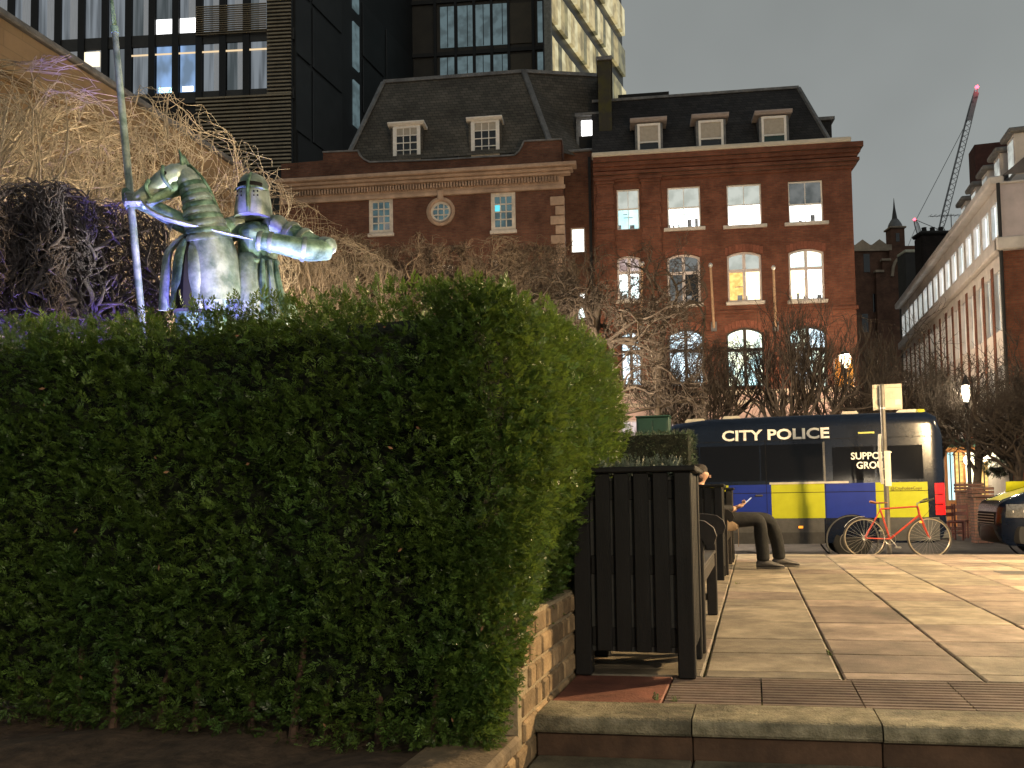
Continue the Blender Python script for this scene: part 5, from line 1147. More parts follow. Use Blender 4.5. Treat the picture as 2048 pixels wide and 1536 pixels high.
for k, (a, b, c, d, _) in enumerate(hol):
    w = MB().add([(.12,a,c),(.12,b,c),(.12,b,d),(.12,a,d)], [(0,1,2,3)]).build('window', gl_str if k % 3 == 0 else gl_str2, rt); MB().box(.05, .11, (a+b)/2-.04, (a+b)/2+.04, c, d).build('mullion', m_frame, w)
for i in range(nwin): MB().box(-.03, -.001, yN+i*stp-.02, yN+i*stp+.28, zB-6.6, zB-.7).build('brick_pier', m_bk2, rt)
MB().cbox(-.35, .15, yN, yF, zA, zA+.30, .05).build('cornice', m_wht, rt); MB().cbox(-.25, -.001, yN-.25, yF, zB-.45, zB-.05, .04).build('string_course', m_wht, rt)
MB().add([(0,yN,0),(12,yN,0),(12,yN,zB-.3),(0,yN,zB-.3)], [(0,1,2,3)]).build('front_wall', m_bk2, rt); MB().add([(0,yN,zB-.3),(12,yN,zB-.3),(12,yN,zA),(0,yN,zA)], [(0,1,2,3)]).build('front_wall', m_lil, rt); MB().cbox(-.25, 12, yN-.30, yN-.001, zB-.45, zB-.02, .04).build('string_course', m_wht, rt); MB().cbox(-.2, 12, yN-.06, yN-.001, zA-.02, zA+.06, .02).build('string_course', m_wht, rt)
fwn = [(1.0+k*2.2, 2.2+k*2.2, z, z+2.0) for k in range(4) for z in (zB-3.2, zB-6.4)]
for a, b, c, d in fwn: w = MB().box(a, b, yN-.05, yN-.002, c, d).build('window', gl_str2, rt); MB().box((a+b)/2-.04, (a+b)/2+.04, yN-.08, yN-.051, c, d).build('mullion', m_frame, w)
# roof with dormers in a row
MB().add([(.1,yN,zA+.3),(.1,yF,zA+.3),(2.6,yF,zA+2.3),(2.6,yN,zA+2.3),(12,yN,zA+2.3),(12,yF,zA+2.3),(12,yN,zA+.3)], [(0,1,2,3),(3,2,5,4),(0,3,4,6)]).build('roof', mat('slate with lilac gable', (.10,.095,.10), .8, .2, 3), rt)
for i in range(5):
    y = yN+.2+i*1.75; h0, h1 = zA+.35, zA+1.75
    MB().box(.55, 2.4, y, y+.85, h0, h1).build('dormer', m_wht, rt); MB().cbox(.35, 2.5, y-.12, y+.97, h1, h1+.2, .05).build('dormer_hood', m_lead, rt); MB().box(.53, .549, y+.12, y+.73, h0+.15, h1-.15).build('dormer_window', gl_str2, rt)
ck0 = onx(1968, 300, XR+2.0); 
MB().box(1.6, 3.4, ck0[1]-.1, ck0[1]+1.0, zA+1.5, ck0[2]-ROAD+.25).build('chimney', mat('dark red stack', (.06,.025,.02), .9, .3, 3), rt)
# cast iron down pipe on the corner
MB().tube([(-.08,yN-.1,0),(-.08,yN-.1,zA)], .06, 8).build('downpipe', mat('black downpipe', (.015,.015,.015)), rt, True)

def px_box(name, label, D, x0, y0, x1, y1, dep, mt, cat='building'):
    f = Facade(x0, D, x1, D); r = f.root(name, label, cat); a, b, c, d = f.rect(x0, y0, x1, y1); return f, r, a, b, d
# far gabled building with spired turret
f, r, a, b, d = px_box('gabled_building', 'far red brick building with stone gable and slender spired turret', 84, 1700, 492, 1860, 900, 8, m_bk1)
m_far = brick_mat('far brown brick', (.15,.068,.042), (.11,.05,.032), (.12,.08,.055)); m_fst = mat('far stone', (.36,.28,.20), .85, .2, 1.5, dirt=.3)
MB().box(a, b, 0, 2.5, 0, d).build('wall', m_far, r); MB().box(a, f.uv(1782,500)[0], -.2, 0-.001, d-.5, d+.1).build('cornice', m_fst, r)
for px in (1724, 1758): p = f.uv(px, 490); MB().prism([(p[0]-.75, d+.1), (p[0]+.75, d+.1), (p[0], d+.65)], 1, -.15, .3).build('small_gable', m_fst, r)
q = [f.uv(x, y, -.4) for x, y in ((1752,560),(1752,545),(1765,545),(1765,522),(1779,520),(1779,500),(1810,500),(1810,521),(1824,523),(1824,546),(1836,546),(1836,560))]
zlow = f.uv(1790, 900)[1]
MB().prism([(q[0][0], 0)]+q[1:-1]+[(q[-1][0], 0)], 1, -.4, -.002).build('stepped_gable', m_far, r)
for (p, q_) in ((q[1], q[2]), (q[3], q[4]), (q[7], q[8]), (q[9], q[10])): MB().box(min(p[0], q_[0])-.1, max(p[0], q_[0])+.1, -.55, .05, p[1], p[1]+.22).build('gable_coping', m_fst, r)
ar = [f.uv(x, y, -.5) for x, y in ((1784,553),(1786,535),(1790,524),(1795,518),(1800,524),(1805,535),(1808,553))]
am = MB()
for p, q_ in zip(ar, ar[1:]): am.obox((p[0],-.5,p[1]),(q_[0],-.5,q_[1]),.24,.24,(0,1,0))
am.build('stone_arch', m_fst, r)
t0, t1 = f.uv(1783, 560, .5), f.uv(1806, 458, .5); tz = t1[1]
tr = MB().box(t0[0], t1[0], .2, 1.4, d-2, tz).build('turret', m_far, r); cxs = (t0[0]+t1[0])/2
MB().box(cxs-.22, cxs+.14, .17, .199, f.uv(1795,485,.5)[1], f.uv(1795,468,.5)[1]).build('slot_window', gl_dark, tr)
MB().cbox(t0[0]-.15, t1[0]+.15, .05, 1.55, tz, tz+.18, .03).build('turret_cornice', m_fst, tr)
zdm, zsp = f.uv(1791,437,.5)[1], f.uv(1791,394,.5)[1]
MB().lathe([(.74,tz+.18),(.62,tz+.55),(.42,zdm-.15),(.32,zdm)], (cxs,.8,0), 10).build('turret_dome', m_lead, tr, True); MB().lathe([(.28,zdm),(.10,zdm+(zsp-zdm)*.55),(.015,zsp)], (cxs,.8,0), 8).build('spire', mat('dark lead spire', (.05,.045,.045), .6), tr, True)
for px, py in ((1733,520),(1752,600),(1730,640)): p = f.uv(px, py); MB().box(p[0]-.3, p[0]+.3, -.03, -.001, p[1]-1.2, p[1]+.6).build('window', gl_dark, r)
wl_ = f.uv(1813, 590, -.5); MB().box(wl_[0]-.3, wl_[0]+.35, -.55, -.45, wl_[1]-1.6, wl_[1]+.5).build('plaster_panel', m_wht, r)
# dark chimney block and flat roof beyond
f, r, a, b, d = px_box('chimney_stack', 'broad dark brick chimney block standing between the gable and the white terrace', 62, 1851, 461, 1909, 900, 3, m_bk1, 'chimney')
MB().cbox(a, b, 0, 1.2, 0, d-.3, .1).build('shaft', brick_mat('sooty brick', (.032,.022,.018), (.022,.016,.014), (.015,.012,.01)), r); MB().cbox(a-.12, b+.10, -.1, 1.3, d-.3, d, .1).build('cap', mat('sooty cap', (.02,.018,.016), .9), r)
for k in range(3): MB().lathe([(.20,0),(.16,.35),(.19,.4)], (a+.5+k*.6, .6, d), 10).build('chimney_pot', mat('sooty cap', (.02,.018,.016)), r, True)
f, r, a, b, d = px_box('flat_building', 'dark flat-roofed building between the spired gable and chimney block', 72, 1818, 499, 1858, 900, 3, m_bk1)
MB().box(a, b, 0, 1.5, 0, d-.25).build('wall', mat('dark render', (.04,.037,.033), .85, .2, 1), r); MB().cbox(a-.05, b, -.1, 1.5, d-.25, d, .05).build('lit_parapet', mat('cream parapet', (.5,.48,.36), .7), r)
# tv aerial
f = Facade(1850, 60, 1950, 60); ta = f.root('tv_aerial', 'thin television aerial mast on the white terrace roof', 'aerial')
p0, p1 = f.uv(1903, 475), f.uv(1902, 428); tb = MB(); tb.tube([(p0[0],0,p0[1]-3),(p1[0],0,p1[1])], .03, 5); tb.build('mast', m_lead, ta)
q0, q1 = f.uv(1860, 433), f.uv(1921, 430); MB().tube([(q0[0],0,q0[1]),(q1[0],0,q1[1])], .025, 5).build('boom', m_lead, ta)
for k in range(8): u = q0[0]+(q1[0]-q0[0])*k/7; MB().tube([(u,-.3,q0[1]+.05),(u,.3,q0[1]+.05)], .015, 4).build('rod', m_lead, ta)

# ================================================================== cranes
m_cr = mat('crane steel', (.21,.215,.22), .6, .15, 2)
def crane(name, label, D, base, tip, w, panel, lightp, back):
    r = thing(name, label, 'crane', (0,0,0)); A, B = ond(*base, D), ond(*tip, D); d = (B-A)/np.linalg.norm(B-A); sd = np.cross(d, fw); sd /= np.linalg.norm(sd); up = np.cross(sd, d); n = 26
    ch_ = [sd*w/2-up*w/3, -sd*w/2-up*w/3, up*w*.5]; L = np.linalg.norm(B-A)
    tp = lambda t: 1-.55*max(0, (t-.85)/.15)-.3*max(0, (.12-t)/.12)
    jib = MB()
    for c in ch_: jib.tube([A+(B-A)*t+c*tp(t) for t in np.linspace(0, 1, 9)], w*.075, 5)
    for i in range(n):
        t0, t1 = i/n, (i+1)/n
        for k in range(3): c0, c1 = ch_[k], ch_[(k+1)%3]; jib.tube([A+(B-A)*t0+c0*tp(t0), A+(B-A)*t1+c1*tp(t1)], w*.042, 4, False)
    jib.build('jib', m_cr, r)
    mst = MB(); mw = w*.55
    for i_, j_ in ((-1,-1),(1,-1),(1,1),(-1,1)): mst.tube([A+np.array((i_*mw, j_*mw, 0)), np.array((A[0]+i_*mw, A[1]+j_*mw, ROAD))], w*.09, 4)
    mst.build('mast', m_cr, r, kind='stuff')
    if panel:
        t0, t1 = panel; P0, P1 = A+(B-A)*t0, A+(B-A)*t1; MB().obox(P0-fw*w*.6, P1-fw*w*.6, w*.75, .12, fw).build('banner', mat('pale crane banner', (.34,.33,.33), .8, .5, .6, c2=(.12,.11,.12), c2pos=(.5,.56)), r)
    if back:
        P = ond(*back, D)
        cb = MB(); cb.tube([A+(B-A)*.80, P], w*.05, 4); cb.tube([P, A], w*.06, 4); cb.build('guy_line', m_cr, r)
    Lp = ond(*lightp, D); lm = MB().lathe([(.02,-w*.28),(w*.22,-w*.2),(w*.28,0),(w*.22,w*.2),(.02,w*.28)], tuple(Lp), 12).build('aviation_light', glow_mat('red aviation light %d' % D, (1,.03,.05), 9), r, True)
    MB().tube([Lp-np.array((0,0,w*.7)), Lp], w*.08, 6).build('light_post', m_cr, r)
    return r, Lp
cr1, lp1 = crane('tower_crane', 'tall luffing tower crane with a red light at its jib tip', 150, (1880,460), (1951,182), 1.05, (.78,.98), (1954,174), (1832,440))
cr2, lp2 = crane('tower_crane', 'small distant crane with a red light beside the spire', 190, (1846,498), (1829,441), 1.0, None, (1829,439), (1815,495))
lamp('POINT', 'red_light', tuple(lp1-fw*1.5), 90, (1,.05,.08), cr1, .3)
# ================================================================== bare winter trees
def tubes_np(levels, n=3):                                    # many thin tapered tubes at once; levels = [(points, radii)] arrays
    Vs, Qs, off = [], [], 0; ang = np.arange(n)*2*math.pi/n
    for P, Rr in levels:
        m, k = Rr.shape; T = np.gradient(P, axis=1); T /= np.linalg.norm(T, axis=2)[..., None]+1e-9
        A = np.cross(T[:, 0], np.array((.31,.17,.93))); A /= np.linalg.norm(A, axis=1)[:, None]+1e-9
        A = A[:, None]-T*(A[:, None]*T).sum(2)[..., None]; A /= np.linalg.norm(A, axis=2)[..., None]+1e-9; B = np.cross(T, A)
        V = P[:, :, None]+Rr[:, :, None, None]*(A[:, :, None]*np.cos(ang)[None, None, :, None]+B[:, :, None]*np.sin(ang)[None, None, :, None])
        i = np.arange(m)[:, None, None]*(k*n); j = np.arange(k-1)[None, :, None]*n; q = np.arange(n)[None, None, :]; q2 = (q+1) % n
        Qs.append(np.stack([i+j+q, i+j+q2, i+j+n+q2, i+j+n+q], -1).reshape(-1, 4)+off); Vs.append(V.reshape(-1, 3)); off += m*k*n
    return np.vstack(Vs), np.vstack(Qs)
def unit(v): return v/(np.linalg.norm(v, axis=-1)[..., None]+1e-9)
def grow(g, S, D, L, Rd, depth, kids, wob, spread, upw, shrink, minr, box):   # all branches of one order at a time
    out = []
    for lev in range(depth, -1, -1):
        segs = 6 if lev >= depth-1 else (5 if lev else 4); P = [S]; Dd = [unit(D)]; p = S; d = unit(D); step = (L/segs)[:, None]
        for i in range(segs):
            d = unit(d+g.normal(size=d.shape)*wob+np.array((0,0,upw*wob))); q = p+d*step
            if box is not None: d = unit(d+3.2*(np.clip(box[0]-q, 0, 1)-np.clip(q-box[1], 0, 1)))
            p = p+d*step; P.append(p); Dd.append(d)
        P = np.stack(P, 1); Dd = np.stack(Dd, 1); out.append((P, Rd[:, None]*np.linspace(1, .5, segs+1)[None].clip(0)))
        if not lev: break
        k = kids[min(len(out)-1, len(kids)-1)]; n = len(P)*k; par = np.repeat(np.arange(len(P)), k); ix = np.clip((g.uniform(.28, 1.0, n)*segs).astype(int)+1, 1, segs)
        dd = Dd[par, ix]; nrm = g.normal(size=(n,3)); nrm = unit(nrm-dd*(nrm*dd).sum(1)[:, None]); an = spread*g.uniform(.5, 1.25, n)[:, None]
        S = P[par, ix]; D = dd*np.cos(an)+nrm*np.sin(an); L = L[par]*shrink*g.uniform(.7, 1.25, n); Rd = np.maximum(minr, Rd[par]*.56*g.uniform(.75, 1.1, n))
    return out
def like_tree(src, label, base, turn, sc=(1,1,1)):            # another individual grown from the same drawing, turned round
    c = copy_tree(src); c['label'] = label; c.location = tuple(base); c.rotation_euler = (0, 0, turn); c.scale = sc; return c
def bare_tree(name, label, base, mt, seed, trunk_h, trunk_r, limbs, box=None, depth=3, length=1.6, upw=.15, kids=(5,5,4,4), spread=.75, wob=.22, group=None, minr=.0035, limb_up=.6, shrink=.62, tlo=.55):
    g = np.random.default_rng(seed); r = thing(name, label, 'tree', tuple(base), 0, group)
    pts = [np.zeros(3)]; d = np.array((0,0,1.0))
    for i in range(5): d = unit(d+g.normal(size=3)*.05); pts.append(pts[-1]+d*trunk_h/5)
    MB().tube(pts, list(np.linspace(trunk_r*1.15, trunk_r*.75, 6)), 10).build('trunk', mt, r, True)
    a = 2*math.pi*np.arange(limbs)/limbs+g.uniform(-.4,.4,limbs); ti = (g.uniform(tlo, 1.0, limbs)*5.4).astype(int).clip(0, 5); pts = np.array(pts)
    bx = (np.array(box[0::2]), np.array(box[1::2])) if box else None
    lv = grow(g, pts[ti], np.stack([np.cos(a), np.sin(a), limb_up*g.uniform(.5,1.6,limbs)], 1), length*g.uniform(.8,1.25,limbs), np.full(limbs, trunk_r*.5), depth, kids, wob, spread, upw, shrink, minr, bx)
    V, Q = tubes_np(lv[:2], 5); npmesh('limbs', V, Q, mt, r, kind='stuff'); V, Q = tubes_np(lv[2:], 3); npmesh('crown', V, Q, mt, r, kind='stuff')
    return r
m_bark = mat('grey brown bark', (.22,.175,.125), .9, .3, 6, .4, 30); m_barkd = mat('dark bark', (.050,.038,.029), .9, .3, 6, .4, 30); m_barkl = mat('pale bark', (.42,.36,.27), .85, .25, 6, .3, 30); m_barkv = mat('dusky bark', (.11,.095,.10), .9, .3, 6, .4, 30); m_barkp = mat('pleached bark', (.15,.110,.076), .9, .3, 6, .4, 30); m_barkb = mat('brown bark', (.065,.049,.036), .9, .3, 6, .4, 30); m_barkr = mat('reddish brown twigs', (.13,.075,.05), .9, .3, 6)  # even bark tones for the tree groups, darkest along the street
G0 = -.05
def at(px, D, z=G0): p = ond(px, 900, D); return (p[0], p[1], z)
# tall pale trees in front of the floodlit wall
for i, (px, D, h_, seed, m_, lab) in enumerate(((30, 15.5, 2.6, 3, m_barkl, 'pale-branched bare tree rising at the left end of the floodlit wall'), (215, 17.5, 2.4, 4, m_barkl, 'pale spreading bare tree behind the lance of the statue'), (395, 20.5, 2.8, 5, m_bark, 'brown bare tree directly behind the statue'), (560, 23.5, 2.8, 6, m_bark, 'brown bare tree behind the raised arm of the statue'), (690, 27, 2.4, 8, m_barkr, 'thin reddish bare tree against the left end of the brick building'))):
    bare_tree('bare_tree', lab, at(px, D), m_, 100+seed, h_, .13, 11, (-3.0,3.0,-2.2,2.2,1.6,(7.5,7.9,7.6,7.2,6.4)[i]), 4, 3.3, upw=.6, kids=(6,5,3,3), spread=.7, wob=.21, group='bare trees by the floodlit wall', minr=.0085, shrink=.66, limb_up=1.1)
# clipped box-headed trees just behind the hedge, left of the statue
for i, (px, D) in enumerate(((-70, 13.0), (55, 13.2), (178, 13.5))):
    z1 = ond(px, 395, D)[2]-G0
    if i: like_tree(cl0, ('', 'dark clipped pleached tree with a thick trunk behind the hedge', 'dark clipped pleached tree next to the lance of the statue')[i], at(px, D), (0, 3.3, 1.2)[i], (1, 1, (1, 1.0, .985)[i])); continue
    cl0 = bare_tree('pleached_tree', ('dark clipped pleached tree rising behind the hedge at its left end', 'dark clipped pleached tree with a thick trunk behind the hedge', 'dark clipped pleached tree next to the lance of the statue')[i], at(px, D), m_barkv, 200+i, 4.0, .13, 12, (-.85,.85,-.6,.6,3.6,z1-.03), 3, 1.5, upw=.1, kids=(7,6,5), spread=.9, wob=.3, group='clipped trees left of the statue', minr=.0085, limb_up=.35, tlo=.7)
# pleached row in front of the red brown building
row = [(580,24.5),(690,24.5),(790,24.5),(890,24.5),(990,24.5),(1085,24.5)]
for i, (px, D) in enumerate(row):
    z1 = ond(px, 462, D)[2]-G0; z0 = ond(px, 590, D)[2]-G0
    LB = ('brown twiggy pleached tree of the row, next to the raised arm of the statue', 'brown twiggy pleached tree of the row, under the left sash window', 'brown twiggy pleached tree of the row, under the round window', 'brown twiggy pleached tree of the row, between round window and right sash window', 'brown twiggy pleached tree of the row, under the right sash window', 'brown twiggy pleached tree of the row, under the stone quoins')[i]
    if i > 1: like_tree(pr[i % 2], LB, at(px, D, ROAD), (0, 0, 3.14, 3.0, .12, 3.3)[i], (1, 1, z1/pz1)); continue
    pz1 = z1 if i == 0 else pz1; pr = pr if i else []
    pr.append(bare_tree('pleached_tree', LB, at(px, D, ROAD), m_barkp, 300+i, z0+.2, .10, 13, (-.95,.95,-.5,.5,z0-.4,z1-.02), 3, 1.3, upw=.05, kids=(10,9,7), spread=.95, wob=.34, group='pleached row before the red brown building', minr=.010, limb_up=.3, tlo=.85))
bare_tree('pleached_tree', 'clipped bare tree with a sturdy trunk at the corner of the pleached row', at(1160, 22, ROAD), m_barkb, 330, 6.6, .13, 12, (-1.0,3.1,-.8,.8,3.6,ond(1160,468,22)[2]-ROAD), 4, 1.5, upw=.05, kids=(5,4,4,3), spread=.9, wob=.33, group='pleached row before the red brown building', minr=.008, limb_up=.4)
bare_tree('pleached_tree', 'leaning bare tree whose twigs hang over the narrow lit windows', at(1300, 23, ROAD), m_barkb, 331, 6.0, .10, 12, (-1.6,1.4,-.8,.8,3.0,ond(1300,480,23)[2]-ROAD), 4, 1.5, upw=.0, kids=(4,4,3,3), spread=.9, wob=.33, group='pleached row before the red brown building', minr=.008, limb_up=.3)
# fan-shaped bare trees behind the van
for i, (px, D, yt, lab) in enumerate(((1372, 25, 690, 'low fan-shaped bare tree behind the front of the long police van'), (1425, 25.5, 700, 'thin fan-shaped bare tree behind the roof lamps of the long van'), (1588, 24, 560, 'large fan-shaped bare tree with a dark trunk behind the van lettering'), (1690, 26, 640, 'dark bare tree before the orange lit porch'))):
    z1 = ond(px, yt, D)[2]-ROAD
    bare_tree('bare_tree', lab, at(px, D, ROAD), m_barkd, 400+i, 2.6, .12 if i != 2 else .15, 12, (-1.35,1.35,-1.1,1.1,2.2,z1) if i != 2 else (-2.0,2.0,-1.3,1.3,2.2,z1), 4, 1.8, upw=.75, kids=(4,4,3,3), spread=.5, wob=.2, group='bare trees along the street behind the van', minr=.0065, limb_up=1.3, shrink=.66)
# street trees at the mouth of the side street
for i, (px, D, yt, hw, lab) in enumerate(((1775, 29, 560, 1.9, 'dense dark bare tree behind the sign pole'), (1868, 31, 570, 1.9, 'dense dark bare tree before the receding white terrace'), (1950, 27, 560, 1.9, 'dark bare tree with the glowing street lamp in its branches'), (2035, 25, 585, 1.7, 'dark bare tree in front of the red brick corner'))):
    z1 = ond(px, yt, D)[2]-ROAD
    if i > 1: like_tree(sr[i % 2], lab, at(px, D, ROAD), 2.2+i, (1, 1, z1/sz1)); continue
    sr = sr if i else []; sz1 = z1
    sr.append(bare_tree('bare_tree', lab, at(px, D, ROAD), m_barkd, 500+i, 3.2, .13, 13, (-hw,hw,-1.3,1.3,2.4,z1), 4, 1.7, upw=.45, kids=(5,4,3,3), spread=.75, wob=.26, group='bare trees at the mouth of the side street', minr=.008, limb_up=.8, shrink=.64))
# ================================================================== statue of a mounted knight (patinated bronze), floodlit from below
SD = 13.0
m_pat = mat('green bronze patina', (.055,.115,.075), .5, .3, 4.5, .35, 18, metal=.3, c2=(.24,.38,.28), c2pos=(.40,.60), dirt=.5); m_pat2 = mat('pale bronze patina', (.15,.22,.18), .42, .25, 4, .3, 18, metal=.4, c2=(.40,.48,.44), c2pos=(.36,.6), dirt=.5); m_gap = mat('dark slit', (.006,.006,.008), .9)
sb = ond(470, 900, SD); st_ = thing('knight_statue', 'patinated bronze statue of a helmeted knight on a horse, lit violet from below', 'statue', (sb[0], sb[1], G0), YAW*-1.0)
ca, sa = math.cos(-YAW), math.sin(-YAW)
def S(px, py, dz=0.0):                                        # point of the statue; dz metres behind its middle plane
    p = ond(px, py, SD)-np.array((sb[0], sb[1], G0)); return np.array((p[0]*ca+p[1]*sa, -p[0]*sa+p[1]*ca+dz, p[2]))
def limb(name, mt, pts, rad, flat=1.0, n=14): 
    P = np.array(pts); # densify with a smooth curve
    t = np.linspace(0, len(P)-1, (len(P)-1)*5+1); Q = []
    for x in t:
        i = min(int(x), len(P)-2); f_ = x-i; p0, p1, p2, p3 = P[max(i-1,0)], P[i], P[i+1], P[min(i+2,len(P)-1)]
        Q.append(.5*((2*p1)+(-p0+p2)*f_+(2*p0-5*p1+4*p2-p3)*f_*f_+(-p0+3*p1-3*p2+p3)*f_**3))
    rr = np.interp(t, np.arange(len(P)), rad); return MB().tube(Q, rr, n, True, flat).build(name, mt, st_, True)
ground_z = 0
plh = S(470, 720)[2]
MB().cbox(-1.7, 1.5, -1.0, 1.6, 0, plh-.9, .06).build('plinth', mat('granite plinth', (.22,.21,.2), .6, .2, 20), st_)
# horse: body, neck, head with ears, legs, caparison skirt
limb('horse_body', m_pat, [S(430,600,-.3), S(455,600,.2), S(480,600,.9), S(500,605,1.5)], [.30,.52,.55,.42])
limb('horse_neck', m_pat2, [S(446,610,-.25), S(442,540,-.33), S(434,480,-.42), S(420,425,-.50), S(402,382,-.55), S(396,368,-.56)], [.62,.52,.41,.29,.20,.12], .7)
limb('horse_head', m_pat2, [S(404,368,-.55), S(384,380,-.60), S(362,397,-.67), S(342,417,-.74), S(326,434,-.80), S(317,444,-.83)], [.10,.20,.185,.135,.125,.075], .8)
limb('horse_jaw', m_pat, [S(398,394,-.58), S(382,406,-.62), S(358,424,-.68), S(336,443,-.76), S(328,450,-.79)], [.09,.15,.10,.08,.05], .8)
for t_ in ((346,402,350,436), (372,376,388,420)): limb('bridle_strap', m_pat, [S(t_[0],t_[1],-.86), S((t_[0]+t_[2])/2-6,(t_[1]+t_[3])/2,-.90), S(t_[2],t_[3],-.84)], [.025,.03,.025], n=8)
for dx in (-.09, .09): limb('ear', m_pat, [S(398,366,-.55+dx), S(397,352,-.56+dx), S(393,336,-.60+dx)], [.05,.055,.008], .6)
limb('forelock_plate', m_pat, [S(352,388,-.72), S(374,370,-.64), S(396,356,-.56)], [.03,.06,.05], .5)
for px, dz in ((378,-.40),(372,-.82)): MB().lathe([(.01,-.02),(.035,-.01),(.04,.01),(.01,.03)], tuple(S(px,388,dz)), 12, 1).build('eye', m_gap, st_, True)
limb('mane', m_pat, [S(404,356,-.50), S(428,385,-.44), S(446,430,-.36), S(458,490,-.28), S(462,530,-.2)], [.04,.08,.11,.12,.08], .45)
for (xa, xb, dz, m_) in ((372,362,-.62,m_pat2),(400,392,-.72,m_pat),(425,425,-.75,m_pat2),(447,462,-.66,m_pat2)):   # hanging panels of the caparison over the chest
    limb('caparison_panel', m_, [S((xa+432)/2,485,dz+.16), S(xa,525,dz), S((xa+xb)/2,575,dz-.05), S(xb,640,dz-.02)], [.07,.105,.13,.14], .5)
for px, dz in ((400,-.45),(440,-.4),(478,1.1),(512,1.0)): limb('leg', m_pat, [S(px,640,dz), S(px-3,700,dz), S(px+2,745,dz), S(px,790,dz)], [.20,.13,.09,.12])
limb('tail', m_pat, [S(508,600,1.7), S(522,640,1.9), S(518,720,1.9)], [.10,.14,.06])
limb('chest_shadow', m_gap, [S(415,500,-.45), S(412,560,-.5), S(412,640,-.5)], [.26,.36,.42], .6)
# knight: torso, skirt of the surcoat, arms, great helm
limb('torso', m_pat, [S(506,600,.28), S(505,550,.25), S(507,500,.22), S(508,462,.2), S(508,440,.2)], [.50,.43,.45,.44,.18], .62)
limb('surcoat', m_pat2, [S(500,520,.1), S(500,560,.05), S(505,600,.05), S(508,650,.05)], [.36,.42,.50,.54], .66)
limb('arm', m_pat, [S(545,455,.2), S(580,470,.12), S(622,490,.05), S(652,502,-.02)], [.20,.21,.18,.15])
limb('arm', m_pat, [S(655,500,-.02), S(620,508,-.22), S(575,503,-.36), S(530,498,-.44)], [.155,.165,.145,.12])
limb('elbow_guard', m_pat2, [S(640,487,-.02), S(657,496,-.05), S(662,508,-.1)], [.10,.15,.06])
limb('shoulder_plate', m_pat2, [S(528,440,.15), S(552,448,.10), S(575,468,.05)], [.12,.21,.10], .8); limb('shoulder_plate', m_pat2, [S(484,442,.15), S(464,450,.10), S(448,470,.05)], [.12,.20,.10], .8)
limb('arm', m_pat, [S(468,450,.15), S(435,470,-.15), S(395,470,-.5), S(350,448,-.62), S(305,432,-.66)], [.19,.17,.14,.12,.085])
for k in range(4): limb('finger', m_pat2, [S(316,424+k*5.5,-.72), S(300,423+k*5.5,-.76), S(293,426+k*5.5,-.68), S(300,428+k*5.5,-.60)], [.032,.032,.03,.025], n=8)
limb('thumb', m_pat2, [S(312,422,-.64), S(302,418,-.58), S(294,420,-.58)], [.035,.03,.025], n=8)
limb('rein', m_pat2, [S(330,438,-.88), S(366,470,-.90), S(430,484,-.72), S(526,499,-.50)], [.02,.12,.13,.05], .3)
hc_ = S(505,392,.05); hw_ = 30/ (CF/SD); rings = []
for z, w_, dpt in ((S(505,437)[2],.275,.27),(S(505,425)[2],.275,.285),(S(505,400)[2],.252,.275),(S(505,378)[2],.225,.25),(S(505,362)[2],.20,.215),(S(505,352)[2],.15,.16),(S(505,347)[2],.08,.085),(S(505,345.5)[2],.01,.01)):
    rings.append([(hc_[0]+w_*math.cos(a), hc_[1]+dpt*math.sin(a)*(1 if math.sin(a) > 0 else 1.12), z) for a in np.linspace(0, 2*math.pi, 24, endpoint=False)])
hm = MB().rings(rings).build('helm', m_pat2, st_, True)
ez = S(505,376)[2]
for a0, a1 in ((-2.45,-1.68),(-1.46,-.72)):
    MB().grid([[(hc_[0]+.236*math.cos(a), hc_[1]+.255*1.13*math.sin(a), ez+z) for a in np.linspace(a0, a1, 6)] for z in (-.028, .028)], (0,.05,0)).build('eye_slit', m_gap, hm)
limb('helm_ridge', m_pat, [S(507,352,-.13), S(507,376,-.27), S(508,405,-.32), S(509,436,-.30)], [.018,.025,.028,.028], n=8)
limb('neck_guard', m_pat, [S(505,442,.08), S(506,450,.12)], [.26,.34], .8)
# armour plates: ridged rings down the neck, bands on arms and body, cross bar and breaths of the helm
def band(mt, p, q, r0, r1, flat=1.0, name='armour_band'): return MB().tube([p, (np.array(p)+np.array(q))/2, q], [r0, (r0+r1)/2*1.03, r1], 20, True, flat).build(name, mt, st_, True)
nk = [S(446,600,-.25), S(442,540,-.33), S(434,480,-.42), S(420,425,-.50), S(404,386,-.55)]; nrad = [.62,.52,.41,.29,.215]
for k in range(11):
    t = 1.75+k*.21; i = min(int(t), 3); f_ = t-i; p_ = nk[i]*(1-f_)+nk[i+1]*f_; r__ = nrad[i]*(1-f_)+nrad[i+1]*f_; d_ = nk[i+1]-nk[i]; d_ /= np.linalg.norm(d_)
    band(m_pat if k % 2 else m_pat2, p_-d_*.022, p_+d_*.05, r__*1.06, r__*.985, .7, 'neck_plate')
for (a_, b_, r_) in (((575,468,.12),(583,472,.10),.235), ((602,480,.08),(610,484,.06),.215), ((618,508,-.23),(610,507,-.25),.185), ((560,501,-.39),(552,500,-.40),.155), ((540,499,-.43),(533,498,-.44),.145), ((440,468,-.12),(433,470,-.16),.19), ((380,466,-.54),(372,462,-.56),.15)):
    band(m_pat2, S(*a_), S(*b_), r_, r_*.94)
band(m_pat, S(506,520,.23), S(506,512,.22), .49, .48, .64, 'belt')
